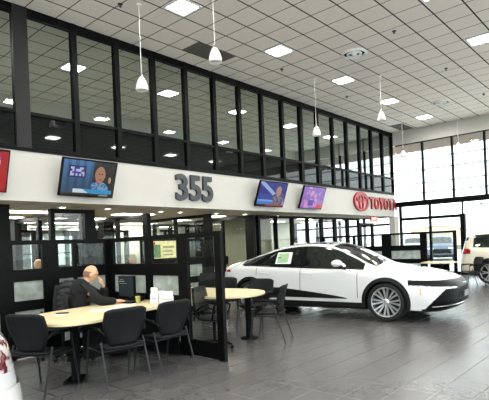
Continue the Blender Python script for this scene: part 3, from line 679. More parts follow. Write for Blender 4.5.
def person(label, loc, deg, J, jacket, trousers, shoe=BLACK2, hair=None, glasses=False, hs=1.0, fringe=None):
    t = thing('person', label, 'person', loc, math.radians(deg))
    hx, hy, hz = J['head']; yaw = J.get('yaw', 0)
    js = {'pel': (J['pel'], (.13, .11)), 'spi': (J['spi'], (.12, .1)), 'che': (J['che'], (.115, .085)), 'nek': (J['nek'], .052), 'hb': ((hx-.01, hy, hz-.04), .06)}
    ed = chain('pel', 'spi', 'che', 'nek', 'hb')
    for s_ in 'LR':
        js['sh'+s_] = (J['sh'+s_], .046); js['el'+s_] = (J['el'+s_], .026); js['wr'+s_] = (J['wr'+s_], .027)
        w0 = Vector(J['wr'+s_]); d = (Vector(J['ha'+s_])-w0).normalized(); pm = w0+d*.05; js['pa'+s_] = (tuple(pm), (.034, .02)); ed += chain('che', 'sh'+s_, 'el'+s_, 'wr'+s_, 'pa'+s_)
        side = Vector(J['th'+s_]).normalized(); cl = Vector(J['cu'+s_]).normalized()
        for q in range(4):
            o_ = side*(.026-.0175*q); a = pm+d*.035+o_; ln = (.036, .042, .038, .03)[q]
            b = a+d*ln+cl*.012; c_ = b+d*ln*.5+cl*.025
            js['f%d' % q+s_] = (tuple(a), .009); js['g%d' % q+s_] = (tuple(b), .0085); js['h%d' % q+s_] = (tuple(c_), .007); ed += chain('pa'+s_, 'f%d' % q+s_, 'g%d' % q+s_, 'h%d' % q+s_)
        a = w0+d*.03+side*.035; b = a+d*.035+side*.02; js['t'+s_] = (tuple(a), .011); js['u'+s_] = (tuple(b), .009); ed += chain('pa'+s_, 't'+s_, 'u'+s_)
        js['hi'+s_] = (J['hi'+s_], .08); js['kn'+s_] = (J['kn'+s_], .058); js['an'+s_] = (J['an'+s_], .04); js['to'+s_] = (J['to'+s_], .035); ed += chain('pel', 'hi'+s_, 'kn'+s_, 'an'+s_, 'to'+s_)
    me = skin_mesh(js, ed, 2); bm = bmesh.new(); bm.from_mesh(me)
    R_ = Matrix.Translation((hx, hy, hz)) @ Matrix.Rotation(yaw, 4, 'Z') @ Matrix.Rotation(J.get('nod', .12), 4, 'Y')
    def hf(u, p):
        p = p*1.0
        if p.z < 0: k = -p.z/.12; p.y *= 1-.28*k*k; p.x = p.x*(1-.22*k)+.012*k
        if u.x > 0: p.x *= .93
        p.x += .030*math.exp(-((u.y)/.13)**2-((u.z+.18)/.16)**2)*(u.x > 0)          # nose
        p.x += .008*math.exp(-((u.z-.18)/.1)**2)*(u.x > .4)                          # brow
        p.x -= .010*(math.exp(-((abs(u.y)-.36)/.15)**2-((u.z-.02)/.1)**2))*(u.x > 0)  # eye sockets
        p.x += .006*math.exp(-((u.z+.52)/.07)**2)*(u.x > .3)                         # lips
        return p
    hm = MB().ball((0, 0, 0), (.104*hs, .080*hs, .126*hs), 40, 30, fn=hf)
    for s_ in (-1, 1): hm.ball((-.005, s_*.082, -.01), (.018, .012, .034), 10, 8)
    m2 = hm.mesh('h', SKIN); m2.transform(R_); bm.from_mesh(m2); bmesh.ops.recalc_face_normals(bm, faces=bm.faces); bm.to_mesh(me); bm.free(); bpy.data.meshes.remove(m2)
    me.materials.clear(); me.materials.append(SKIN); b = link('body', me, t); rm = b.modifiers.new('r', 'REMESH'); rm.mode = 'VOXEL'; rm.voxel_size = .0085; rm.use_smooth_shade = True
    ey = MB()
    for s_ in (-1, 1): ey.ball((.083*hs, s_*.03, .006), .009, 8, 6)
    m_ = ey.mesh('eyes', mat('eye_dark', (40, 30, 28), .3), True); m_.transform(R_); link('eyes', m_, t)
    # clothing
    cj = {'w': ((J['pel'][0], 0, J['pel'][2]-.02), (.17, .145)), 's': (J['spi'], (.18, .155)), 'c': (J['che'], (.20, .16)), 'n': (tuple(Vector(J['nek'])*.75+Vector(J['che'])*.25), (.085, .08)), 'n2': (J['nek'], (.072, .068))}
    ce = chain('w', 's', 'c', 'n', 'n2')
    for s_ in 'LR':
        cj['a'+s_] = (J['sh'+s_], .105); cj['m'+s_] = (tuple(Vector(J['sh'+s_]).lerp(Vector(J['el'+s_]), .5)), .082); cj['b'+s_] = (J['el'+s_], .078); w0 = Vector(J['wr'+s_]); e0 = Vector(J['el'+s_]); cj['d'+s_] = (tuple(e0.lerp(w0, .92)), .056); ce += chain('c', 'a'+s_, 'm'+s_, 'b'+s_, 'd'+s_)
    me = skin_mesh(cj, ce); bm = bmesh.new(); bm.from_mesh(me); tb = MB(); cc = Vector(J['che']); ss = Vector(J['spi'])
    tb.ball(cc+Vector((.0, 0, -.02)), (.15, .20, .17), 20, 14).ball(ss, (.155, .185, .2), 20, 14)
    for s_ in 'LR': tb.ball(Vector(J['sh'+s_])+Vector((0, 0, -.01)), (.085, .08, .085), 14, 10)
    m2 = tb.mesh('h', jacket); bm.from_mesh(m2); bmesh.ops.recalc_face_normals(bm, faces=bm.faces); bm.to_mesh(me); bm.free(); bpy.data.meshes.remove(m2); me.materials.clear(); me.materials.append(jacket); jo = link('jacket', me, t); jo.data.polygons.foreach_set('use_smooth', [True]*len(jo.data.polygons))
    tj = {'p': ((J['pel'][0], 0, J['pel'][2]-.01), (.15, .12))}; te = []
    for s_ in 'LR': tj['h'+s_] = (J['hi'+s_], .1); tj['k'+s_] = (J['kn'+s_], .077); tj['a'+s_] = (tuple(Vector(J['an'+s_])+Vector((0, 0, .03))), .058); te += chain('p', 'h'+s_, 'k'+s_, 'a'+s_)
    me = skin_mesh(tj, te); me.materials.clear(); me.materials.append(trousers); link('trousers', me, t)
    for s_ in 'LR':
        a = Vector(J['an'+s_]); part('shoe', MB().ball((a.x+.07, a.y, .045), (.15, .05, .045), 14, 8), shoe, t, True)
    if fringe:
        hm = MB().ball((0, 0, 0), (.108*hs, .0845*hs, .128*hs), 40, 24, fn=lambda u, p: p if (-.45 < u.z < .34 and u.x < .12 and abs(u.y)+(-u.x) > .3) else p*.7); hm = hm.mesh('hair', fringe, True)
        hm.transform(R_); link('hair', hm, t)
    if hair:
        hm = MB().ball((0, 0, 0), (.112*hs, .09*hs, .13*hs), 24, 14, fn=lambda u, p: p if (u.z > .1 or u.x < -.1) else p*.6); hm = hm.mesh('hair', hair, True)
        hm.transform(R_ @ Matrix.Translation((-.02, 0, .018))); link('hair', hm, t)
    if glasses:
        g = MB()
        for s_ in (-1, 1): g.tube([(.10+.0*math.cos(a), s_*.034+.02*math.cos(a*PI/6), .005+.016*math.sin(a*PI/6)) for a in range(13)], .002, 5); g.tube([(.1, s_*.054, .008), (-.005, s_*.083, .012)], .002, 5)
        g = g.mesh('glasses', BLACK2); g.transform(R_); link('glasses', g, t)
    return t
def sit(**k):
    J = dict(pel=(0, 0, .52), spi=(.01, 0, .70), che=(.07, 0, .90), nek=(.12, 0, 1.05), head=(.17, 0, 1.19),
             shL=(.07, .18, .97), shR=(.07, -.18, .97), elL=(.22, .25, .76), elR=(.22, -.25, .76), wrL=(.45, .18, .80), wrR=(.45, -.18, .80),
             haL=(.55, .15, .79), haR=(.55, -.15, .79), thL=(0, -1, .2), thR=(0, 1, .2), cuL=(0, 0, -1), cuR=(0, 0, -1),
             hiL=(.04, .1, .5), hiR=(.04, -.1, .5), knL=(.46, .12, .5), knR=(.46, -.12, .5), anL=(.44, .12, .08), anR=(.44, -.12, .08), toL=(.56, .12, .04), toR=(.56, -.12, .04))
    J.update(k); return J
JB = mat('black_jacket', (6, 6, 8), .9, noise=.2, nscale=12)
# the man at the desk: left hand at his mouth, right forearm on the desk
J = sit(pel=(0, 0, .56), spi=(-.03, 0, .78), che=(.0, 0, 1.0), nek=(.08, 0, 1.105), head=(.15, 0, 1.205), nod=.2, shL=(.02, .2, 1.02), shR=(.04, -.2, 1.01), elR=(.24, -.27, .82), wrR=(.50, -.2, .80), haR=(.62, -.15, .79),
        elL=(.36, .16, .82), wrL=(.315, .05, 1.03), haL=(.28, .02, 1.12), thL=(-.6, -.6, 0), cuL=(-.9, -.1, .1))
person('bald man in a black jacket seated at the desk, hand at his mouth', (3.50, 6.36, 0), -26, J, JB, mat('dark_trousers', (36, 38, 46), .8), glasses=True, fringe=mat('cropped_hair', (120, 96, 78), .9, noise=.2, nscale=60))
J2 = sit()
person('person in a teal shirt seated in the far office at left', (4.72, 10.7, 0), 10, J2, mat('teal_shirt', (72, 128, 118), .8), JB).scale = (1.07, 1.07, 1.07)
person('fair haired person in a light blue shirt seated in the far office', (7.2, 10.2, 0), 200, sit(), mat('light_blue_shirt', (130, 165, 205), .8, noise=.2, nscale=20), JB, hair=mat('sandy_hair', (176, 168, 132), .8)).scale = (1.07, 1.07, 1.07)
person('dark haired person in a white shirt seated beyond the glass, behind the monitor', (6.25, 11.6, 0), 240, sit(), mat('white_shirt', (196, 196, 190), .8), JB, hair=mat('dark_hair', (40, 32, 28), .8))
for (x, y, a, lab) in ((4.72, 10.7, 10, 'swivel chair under the person in teal'), (7.2, 10.2, 200, 'swivel chair under the person in light blue'), (6.25, 11.6, 240, 'swivel chair under the person in white')):
    swivel(x, y, a-90, lab, .7)
for (x, y, lab) in ((5.25, 12.0, 'office desk beside the person in teal'), (6.5, 11.0, 'office desk beside the person in light blue'), (8.8, 11.5, 'office desk behind the poster glass')):
    t = thing('desk', lab, 'desk', (x, y, 0)); part('desk_top', MB().box(-.35, .35, -.6, .6, .72, .75), WOOD, t); part('end_panel', MB().box(-.33, .33, -.58, -.55, 0, .72), BLACK2, t); part('end_panel', MB().box(-.33, .33, .55, .58, 0, .72), BLACK2, t)
    t = thing('monitor', 'black monitor on the '+lab, 'monitor', (x, y, .75), 1.2); part('casing', MB().box(-.25, .25, -.02, .02, .1, .42), BLACK2, t); part('screen', MB().box(-.23, .23, -.024, -.02, .12, .4), mat('dull_screen', (70, 80, 84), .2), t); part('stand', MB().box(-.03, .03, .0, .03, 0, .12), BLACK2, t)
PLANT = mat('plant_leaf', (52, 84, 44), .6, noise=.4, nscale=12)
for k, (x, y, h, lab) in enumerate(((7.0, 12.6, 1.25, 'leafy potted plant in the offices behind the seated man'), (8.35, 10.9, 1.35, 'leafy potted plant left of the poster'), (4.3, 12.9, 1.1, 'leafy potted plant at the far left of the offices'), (10.5, 12.2, 1.3, 'leafy potted plant behind the pedestal table'), (13.5, 10.75, 1.2, 'leafy potted plant behind the sedan roof'))):
    t = thing('potted_plant', lab, 'plant', (x, y, 0), k, 'potted plants in the offices')
    part('pot', MB().lathe([(.0, .0), (.13, 0), (.17, .32), (.15, .32), (.13, .28), (0, .28)], 18), GRAPH, t, True)
    m = MB(); st_ = MB(); rd = random.Random(k)
    for q in range(46):
        a = rd.uniform(0, 2*PI); zz = rd.uniform(.45, h); ln = rd.uniform(.16, .32); b0 = Vector((0, 0, zz*.85)); d_ = Vector((math.cos(a), math.sin(a), rd.uniform(.1, .8))).normalized()
        e = b0+d_*ln; sd = Vector((-math.sin(a), math.cos(a), 0))*.045; mid = b0.lerp(e, .55)
        m.add([b0, mid+sd+Vector((0, 0, .01)), e, mid-sd+Vector((0, 0, .01))], [(0, 1, 2, 3)])
    st_.tube([(0, 0, .28), (.02, 0, h*.5), (0, .02, h*.9)], .014, 6)
    part('foliage', m, PLANT, t); part('stem', st_, mat('plant_stem', (92, 76, 52), .8), t)
for k, (x, y, a, lab) in enumerate(((6.3, 13.2, .3, 'dark swivel chair deep in the offices, left'), (8.6, 12.6, 2.0, 'dark swivel chair deep in the offices, behind the poster'), (10.9, 12.3, 1.2, 'dark swivel chair seen left of the thick black post'), (9.1, 13.9, 3.0, 'dark swivel chair in the far office middle'), (4.9, 14.0, 1.0, 'dark swivel chair in the far left office'))):
    swivel(x, y, a*57, lab, .9)
for k, (x, y, lab) in enumerate(((7.0, 13.8, 'far office desk in the middle'), (10.6, 11.3, 'office desk left of the thick black post'), (12.3, 12.2, 'office desk inside the bright white office'))):
    t = thing('desk', lab, 'desk', (x, y, 0)); part('desk_top', MB().box(-.5, .5, -.35, .35, .72, .75), WOOD, t); part('end_panel', MB().box(-.48, -.45, -.33, .33, 0, .72), BLACK2, t); part('end_panel', MB().box(.45, .48, -.33, .33, 0, .72), BLACK2, t)
    t = thing('monitor', 'black monitor on the '+lab, 'monitor', (x, y, .75), 2.6); part('casing', MB().box(-.25, .25, -.02, .02, .1, .42), BLACK2, t); part('screen', MB().box(-.23, .23, -.024, -.02, .12, .4), mat('dull_screen', (70, 80, 84), .2), t); part('stand', MB().box(-.03, .03, .0, .03, 0, .12), BLACK2, t)
# poster seen through the partition pane right of the monitor
t = thing('poster', 'colourful poster on the pane right of the brochure stand', 'poster', (5.9, 7.1, 1.28), 0)
gp = (6.35, 8.33)
t.location = (6.53, 8.34, 1.32)
part('sheet', MB().box(-.42, .42, -.01, 0, 0, .38), mat('poster_cream', (226, 216, 160), .6, noise=.25, nscale=9), t)
part('picture', MB().box(-.34, -.02, -.013, -.01, .02, .3), mat('poster_green', (96, 128, 92), .6, noise=.5, nscale=18), t)
part('logo_patch', MB().box(-.38, -.16, -.014, -.01, .3, .36), mat('poster_red', (196, 60, 50), .6), t)
part('text_block', MB().box(.05, .36, -.013, -.01, .22, .27).box(.05, .3, -.013, -.01, .14, .17).box(.05, .33, -.013, -.01, .06, .09), mat('poster_grey', (140, 150, 110), .6), t)
# ================================================================== VEHICLES
def interp(tab, x):
    if x <= tab[0][0]: return tab[0][1]
    for i in range(len(tab)-1):
        (a, va), (b, vb) = tab[i], tab[i+1]
        if x <= b:
            p0 = tab[max(i-1, 0)]; p3 = tab[min(i+2, len(tab)-1)]
            ma = (vb-p0[1])/(b-p0[0]) if b != p0[0] else 0; mb = (p3[1]-va)/(p3[0]-a) if p3[0] != a else 0
            h = b-a; t = (x-a)/h; ma *= h; mb *= h
            return (2*t**3-3*t*t+1)*va+(t**3-2*t*t+t)*ma+(-2*t**3+3*t*t)*vb+(t**3-t*t)*mb
    return tab[-1][1]
class Car:
    def __init__(s, **k): s.sx = 1.0; s.__dict__.update(k)
    def plan(s, x):
        if x < s.fl: q = max(0, 1-((s.fl-x)/s.fl)**s.fn)**(1/s.fn)
        elif x > s.L-s.rl: q = max(0, 1-((x-s.L+s.rl)/s.rl)**s.rn)**(1/s.rn)
        else: q = 1
        return q*(s.hw-.012*abs(x-s.L*.5)/(s.L*.5))
    def ctrl(s, x):
        w_ = s.plan(x); zb = interp(s.zb, x); zt = interp(s.ztop, x); zl = interp(s.zbelt, x); zg = interp(s.zg, x); wg = interp(s.wg, x)*w_; wb = s.wb*w_
        return [(0, zb), (.7*w_, zb), (.95*w_, zb+.02), (.985*w_, zb+.12), (w_, .52*zl+.05), (.985*w_, zl-.14), (.955*w_, zl-.04), (wb, zl+.0), (wb*.5+wg*.5+.012*w_, zl*.5+zg*.5), (wg, zg), (wg*.72, zg+(zt-zg)*.62), (wg*.36, zt-(zt-zg)*.08), (0, zt)]
    def section(s, x, n_):
        c = s.ctrl(x); pts = cat_rom(c, 10, False); d = [0]
        for a, b in zip(pts, pts[1:]): d.append(d[-1]+math.hypot(b[0]-a[0], b[1]-a[1])+1e-7)
        out = []; j = 0
        # spacing by the reference section so that rows follow the same features
        N = len(pts)-1
        for i in range(n_+1):
            q = i/n_*N; j = min(int(q), N-1); t = q-j; out.append((pts[j][0]*(1-t)+pts[j+1][0]*t, pts[j][1]*(1-t)+pts[j+1][1]*t))
        return out
    def shift(s, x, z):
        k = math.exp(-x/.28); f = 0
        if z < .42: f += .16*((.42-z)/.25)**2
        if z > .62: f += .22*((z-.62)/.25)**1.5
        r_ = 0
        if s.L-x < 1.0:
            kr = math.exp(-(s.L-x)/.25); r_ = -s.rs*max(0, (z-.62))**1.2*kr-.25*max(0, .42-z)*kr
        return f*k+r_
    def W_(s, x, z):
        p = s.section(x, 120); best = 0
        for a, b in zip(p, p[1:]):
            if a[1] <= z <= b[1] or b[1] <= z <= a[1]:
                t = (z-a[1])/(b[1]-a[1]) if b[1] != a[1] else 0; best = max(best, a[0]+(b[0]-a[0])*t)
        return best
    def build(s, root, classify, mats, nf=56, nr=32, dx=.022, nv=176):
        xs = [s.fl*(1-math.cos(PI/2*i/nf)**(2/s.fn)) for i in range(nf)]; n_ = int((s.L-s.fl-s.rl)/dx)
        xs += [s.fl+(s.L-s.fl-s.rl)*i/n_ for i in range(n_)]; xs += [s.L-s.rl+s.rl*math.sin(PI/2*i/nr)**(2/s.rn) for i in range(nr+1)]
        rows_ = []
        for x in xs:
            sec = s.section(x, nv); rows_.append([(x+s.shift(x, z), y, z) for y, z in sec]+[(x+s.shift(x, z), -y, z) for y, z in sec[-2::-1]])
        reg = {}; m_ = len(rows_[0])
        for i in range(len(rows_)-1):
            for j in range(m_-1):
                q = (rows_[i][j], rows_[i][j+1], rows_[i+1][j+1], rows_[i+1][j]); cx_ = sum(p[0] for p in q)/4; cy_ = sum(p[1] for p in q)/4; cz = sum(p[2] for p in q)/4
                xo = (xs[i]+xs[i+1])/2; dead = False
                for ax in s.axles:
                    dd = math.hypot((cx_-ax)*s.sx, cz-s.wr)
                    if abs(cy_) > .5 and (dd < s.ar or (cz < s.wr and abs(cx_-ax)*s.sx < s.ar)): dead = True
                if dead: continue
                reg.setdefault(classify(cx_, abs(cy_), cz, s, xo), []).append((i, j))
        comps = []
        for name, fl in reg.items():
            left = set(fl)
            while left:
                st_ = [left.pop()]; comp = []
                while st_:
                    a = st_.pop(); comp.append(a)
                    for d_ in ((1, 0), (-1, 0), (0, 1), (0, -1)):
                        b_ = (a[0]+d_[0], a[1]+d_[1])
                        if b_ in left: left.discard(b_); st_.append(b_)
                comps.append((name, comp))
        main = max((c for c in comps if c[0] == 'body'), key=lambda c: len(c[1]))
        for name, fl in comps:
            if name == 'body' and fl is not main[1]: name = 'body_panel'
            if len(fl) < 10 and name != 'body': continue
            idx = {}; mb = MB(); mb.v = []
            def g(i, j):
                if (i, j) not in idx: idx[(i, j)] = len(mb.v); mb.v.append(rows_[i][j])
                return idx[(i, j)]
            for (i, j) in fl: mb.f.append((g(i, j), g(i, j+1), g(i+1, j+1), g(i+1, j))); mb.m.append(0)
            me = mb.mesh(name, mats['body' if name == 'body_panel' else name]); me.polygons.foreach_set('use_smooth', [True]*len(me.polygons)); link({'side_windows': 'side_window', 'headlights': 'headlight'}.get(name, name), me, root)
    def arch(s, ax, side, w0=.07, off=.012):
        mb = MB(); a0, a1 = -.35, PI+.35
        def fn(u, v):
            a = a0+(a1-a0)*u
            if v < .25: r_ = s.ar-.012; ins = (.25-v)/.25*.10
            else: r_ = s.ar-.012+(v-.25)/.75*w0; ins = 0
            x = ax+r_*math.cos(a)/s.sx; z = max(s.wr+r_*math.sin(a), .17); return (x, side*(s.W_(x, z)+off-ins-(.012 if v > .97 else 0)), z)
        return mb.sheet(fn, 48, 8)
    def strip(s, x0, x1, zlo, zhi, side, nx=30, nz=4, off=.008):
        def fn(u, v):
            x = x0+(x1-x0)*u; z = zlo(x)+(zhi(x)-zlo(x))*v; return (x+s.shift(x, z), side*(s.W_(x, z)+off), z)
        return MB().sheet(fn, nx, nz)
TYRE = mat('tyre_rubber', (10, 10, 11), .7); RIMM = mat('machined_alloy', (215, 217, 220), .3, .9); RIMD = mat('dark_rim', (18, 18, 20), .4, .5)
wheel_me = {}
def wheel(root, x, y, r_, side, spokes=10, wd=.22, sx=1.0):
    key = (r_, spokes)
    if key not in wheel_me:
        rr = r_*.76
        ty = MB().lathe([(rr, -wd/2+.02), (rr+.02, -wd/2), (r_-.03, -wd/2), (r_-.006, -wd/2+.03), (r_, 0), (r_-.006, wd/2-.03), (r_-.03, wd/2), (rr+.02, wd/2), (rr, wd/2-.02)], 56, axis='y').mesh('tyre', TYRE, True)
        rim = MB().lathe([(rr, wd/2-.02), (rr-.004, wd/2-.006), (rr-.016, wd/2-.008), (rr-.022, wd/2-.04), (rr-.03, -wd/2+.03)], 56, axis='y').mesh('rim', RIMM, True)
        dark = MB().lathe([(rr-.02, wd/2-.1), (.0, wd/2-.09)], 40, axis='y').mesh('brake_backing', RIMD)
        sp_ = MB(); y1 = wd/2-.03
        for k in range(spokes):
            for q in (-1, 1):
                a = 2*PI*k/spokes; b = a+q*.17
                p0 = Vector((math.cos(a+q*.10)*.05, y1-.012, math.sin(a+q*.10)*.05)); p1 = Vector((math.cos(b)*(rr-.012), y1+.006, math.sin(b)*(rr-.012)))
                d = (p1-p0).normalized(); nrm = Vector((-d.z, 0, d.x)); h0, h1 = .010, .017
                vs = [p0-nrm*h0, p0+nrm*h0, p1+nrm*h1, p1-nrm*h1]; vs += [v-Vector((0, .035, 0)) for v in vs]
                sp_.add(vs, [(0, 1, 2, 3), (4, 7, 6, 5), (0, 4, 5, 1), (1, 5, 6, 2), (2, 6, 7, 3), (3, 7, 4, 0)])
        sp_.lathe([(0, y1+.008), (.035, y1+.006), (.06, y1-.008), (.065, y1-.04)], 24, axis='y')
        wheel_me[key] = (ty, rim, dark, sp_.mesh('spokes', RIMM))
    a, b, c_, d = wheel_me[key]; w_ = link('wheel', a, root); w_.location = (x, y*side, r_)
    w_.scale = (1/sx, 1, 1)
    if side < 0: w_.rotation_euler = (0, 0, PI)
    for nm, me in (('rim', b), ('brake_disc', c_), ('spokes', d)): link(nm, me, w_)
    return w_
PAINT = mat('pearl_white_paint', (214, 215, 216), .18, coat=1.0); GLOSSB = mat('gloss_black', (4, 4, 5), .4, spec=.12)
PLASTB = mat('black_cladding', (10, 11, 12), .5, spec=.3); CARGL = mat('dark_car_glass', (16, 22, 20), .03, coat=.3, spec=.7); HL = mat('headlamp_lens', (4, 5, 6), .35, spec=.15)
DRL = mat('lamp_reflector', (200, 205, 210), .15, .8); TAILR = mat('tail_lamp_red', (150, 18, 20), .12, coat=1)
PAINTC = mat('champagne_white_paint', (222, 214, 196), .2, coat=1.0)
sed = Car(L=4.93, sx=1.08, hw=.92, fl=.66, fn=2.9, rl=.6, rn=2.6, wb=.90, wr=.368, ar=.405, axles=(1.10, 3.95), rs=.25,
    ztop=[(0, .79), (.12, .825), (.35, .875), (.7, .95), (1.0, 1.0), (1.25, 1.04), (1.4, 1.10), (1.7, 1.27), (2.0, 1.42), (2.25, 1.505), (2.6, 1.54), (3.0, 1.53), (3.4, 1.475), (3.8, 1.375), (4.2, 1.25), (4.5, 1.165), (4.75, 1.12), (4.93, 1.08)],
    zg=[(0, .75), (.35, .85), (.7, .92), (1.0, .97), (1.25, 1.01), (1.4, 1.045), (1.7, 1.20), (2.0, 1.345), (2.25, 1.425), (2.6, 1.465), (3.0, 1.455), (3.4, 1.395), (3.8, 1.295), (4.2, 1.175), (4.5, 1.115), (4.93, 1.05)],
    zbelt=[(0, .73), (.35, .81), (.7, .865), (1.0, .915), (1.25, .95), (1.6, .975), (2.5, 1.0), (3.5, 1.04), (4.0, 1.06), (4.5, 1.05), (4.93, 1.0)],
    wg=[(0, .75), (.5, .72), (1.25, .74), (1.45, .76), (1.8, .715), (2.2, .67), (2.6, .65), (3.2, .64), (3.8, .63), (4.2, .66), (4.93, .72)],
    zb=[(0, .27), (.2, .22), (.6, .2), (1.5, .2), (4.0, .2), (4.6, .25), (4.93, .36)])
def cls_sedan(x, y, z, s, xo):
    zl = interp(s.zbelt, xo); zg = interp(s.zg, xo); w_ = s.plan(xo); wg = interp(s.wg, xo)*w_; zt = interp(s.ztop, xo)
    if 1.5 < xo < 4.22 and zl+.015 < z < zg-.012 and y > wg-.02: return 'side_windows'
    if 1.33 < xo < 2.16 and y < wg-.045 and z > zg: return 'windscreen'
    if 2.3 < xo < 3.3 and y < wg-.1 and z > zg: return 'glass_roof'
    if 3.45 < xo < 4.4 and y < wg-.05 and z > zg: return 'rear_window'
    if z < .235+.0*x and xo < 4.9: return 'lower_cladding'
    if xo < .70 and .645+.06*xo < z < .768+.02*xo: return 'headlights'
    if z >= .265 and z < .650 and (xo < .44-.30*(z-.27)/.36 if z < .62 else xo < .03): return 'grille'
    if z < .265 and xo < .5: return 'lower_cladding'
    if xo > 4.45 and .93 < z < .99: return 'tail_lamp_bar'
    if xo > 4.4 and z < .45: return 'rear_bumper_insert'
    return 'body'
SROT = math.radians(95.6); _c, _s = math.cos(SROT), math.sin(SROT)
SLOC = (8.26-1.10*1.08*_c+.88*_s, 3.95-1.10*1.08*_s-.88*_c, 0)
t = thing('sedan', 'large white sedan with black wheel arches parked across the hall', 'car', SLOC, SROT)
t.scale = (1.08, 1, 1)
sed.build(t, cls_sedan, {'body': PAINT, 'side_windows': CARGL, 'windscreen': CARGL, 'glass_roof': CARGL, 'rear_window': CARGL, 'lower_cladding': PLASTB, 'headlights': HL, 'grille': GLOSSB, 'tail_lamp_bar': TAILR, 'rear_bumper_insert': PLASTB})
for ax in sed.axles:
    for s_ in (-1, 1):
        part('arch_cladding', sed.arch(ax, s_), PLASTB, t, True); wheel(t, ax, .80, .368, s_, 8, sx=1.08)
        part('wheel_liner', MB().add(*(lambda N: ([(ax+.40*math.cos(PI*k/N), s_*yy, .368+.43*math.sin(PI*k/N)) for k in range(N+1) for yy in (.5, .84)]+[(ax+.40*math.cos(PI*k/N), s_*.5, .368+.43*math.sin(PI*k/N)) for k in range(N+1)], [(2*k, 2*k+1, 2*k+3, 2*k+2) for k in range(N)]+[tuple(2*(N+1)+k for k in range(N+1))]))(20)), PLASTB, t)
for s_ in (-1, 1):
    part('door_cladding', sed.strip(1.80, 3.52, lambda x: .41, lambda x: .425+.18*min(1, max(0, (x-1.80)/1.4))**.8, s_, 40, 5, .010), PLASTB, t, True)
    part('sill_cladding', sed.strip(1.50, 3.55, lambda x: .235, lambda x: .345, s_, 30, 4, .010), PLASTB, t, True)
    part('pillar', sed.strip(2.70, 2.82, lambda x: interp(sed.zbelt, x)+.015, lambda x: interp(sed.zg, x)-.012, s_, 3, 8, .004), GLOSSB, t, True)
    for x_ in (1.60, 2.76): part('door_gap', sed.strip(x_-.006, x_+.006, lambda x: .43, lambda x: interp(sed.zbelt, x)-.0, s_, 1, 14, .003), PLASTB, t)
    part('door_gap', sed.strip(3.78, 3.792, lambda x: .86, lambda x: interp(sed.zbelt, x)-.0, s_, 1, 5, .003), PLASTB, t)
    part('window_trim', sed.strip(1.5, 4.15, lambda x: interp(sed.zbelt, x)-.004, lambda x: interp(sed.zbelt, x)+.016, s_, 40, 1, .004), GLOSSB, t, True)
    for x_ in (2.62, 3.58):
        y_ = sed.W_(x_, .90); part('door_handle', MB().tube([(x_-.11, s_*(y_+.005), .895), (x_-.08, s_*(y_+.028), .90), (x_+.08, s_*(y_+.028), .905), (x_+.11, s_*(y_+.005), .905)], .012, 8), PAINT, t, True)
    mr = part('mirror', MB().ball((1.92, s_*1.04, 1.11), (.10, .13, .068), 18, 12), PAINT, t, True); part('mirror_base', MB().tube([(1.84, s_*.84, 1.0), (1.88, s_*.97, 1.02), (1.90, s_*1.02, 1.06)], [.03, .026, .04], 8), GLOSSB, mr)
    part('side_marker', sed.strip(.50, .515, lambda x: .52, lambda x: .64, s_, 1, 4, .004), mat('amber_lens', (220, 150, 90), .3), t)
    part('daylight_lamp', sed.strip(.10, .60, lambda x: .650+.06*x, lambda x: .655+.06*x, s_, 20, 1, .006), DRL, t)
vx = [.34, .22, .12, .05, .02, .006, .001]
vp = [(x+sed.shift(x, .33), sed.W_(x, .33)+.01, .31+.07*(.34-x)) for x in vx]; vp = [(x-.008, y, z) for x, y, z in vp]
part('bumper_vane', MB().tube(vp+[(x, -y, z) for x, y, z in vp[::-1]], .013, 8), CHROME, t, True)
part('licence_plate', MB().box(-.03, -.01, -.16, .16, .44, .54), mat('plate_grey', (120, 124, 128), .4), t)
part('emblem', MB().lathe([(0, -.01), (.055, -.005), (.05, .012)], 20, (.03, 0, .69), 'z'), CHROME, t)
m = MB()
for k in range(6): m.box(-.004, .03, -.42, .42, .36+k*.045, .367+k*.045)
part('grille_bars', m, GLOSSB, t)
part('roof_antenna', MB().prism_xz([(3.15, 1.50), (3.36, 1.47), (3.33, 1.545)], -.02, .02), PAINT, t, bevel=.004)
# window sticker in the rear door glass (far side of the glass surface)
SSC = (1.08, 1, 1)
def sheet_on(x0, x1, z0, z1, off): return sed.strip(x0, x1, lambda x: z0, lambda x: z1, 1, 6, 4, off)
st = tag(link('window_sticker', sheet_on(3.02, 3.38, 1.10, 1.34, .006).mesh('window_sticker', WHITEP, True)), 'white and green price sheet in the rear door window of the sedan', 'sticker')
st.location = t.location; st.scale = SSC; st.rotation_euler = t.rotation_euler
link('green_panel', sheet_on(3.09, 3.34, 1.12, 1.32, .009).mesh('green_panel', mat('sticker_green', (150, 186, 140), .6, noise=.15, nscale=30), True), st)
link('dark_print', sheet_on(3.26, 3.36, 1.22, 1.24, .011).mesh('dark_print', mat('sticker_print', (70, 100, 70), .6), True), st)
SEDAN = t
suv = Car(L=4.6, tl=0, hw=.925, fl=.75, fn=2.6, rl=.45, rn=3.0, wb=.92, wr=.36, ar=.40, axles=(.92, 3.6), rs=.28,
    ztop=[(0, .90), (.15, .98), (.5, 1.06), (1.0, 1.12), (1.2, 1.16), (1.5, 1.33), (1.9, 1.58), (2.2, 1.66), (2.8, 1.69), (3.6, 1.67), (4.2, 1.62), (4.4, 1.56), (4.6, 1.48)],
    zg=[(0, .88), (.5, 1.02), (1.0, 1.08), (1.2, 1.11), (1.5, 1.26), (1.9, 1.50), (2.2, 1.58), (2.8, 1.61), (3.6, 1.59), (4.2, 1.54), (4.6, 1.42)],
    zbelt=[(0, .82), (.5, .96), (1.0, 1.02), (1.5, 1.05), (2.5, 1.08), (3.5, 1.12), (4.2, 1.16), (4.6, 1.12)],
    wg=[(0, .78), (1.2, .78), (1.6, .76), (2.2, .74), (3.6, .73), (4.2, .74), (4.6, .76)],
    zb=[(0, .32), (.3, .24), (1.5, .22), (3.9, .24), (4.6, .38)])
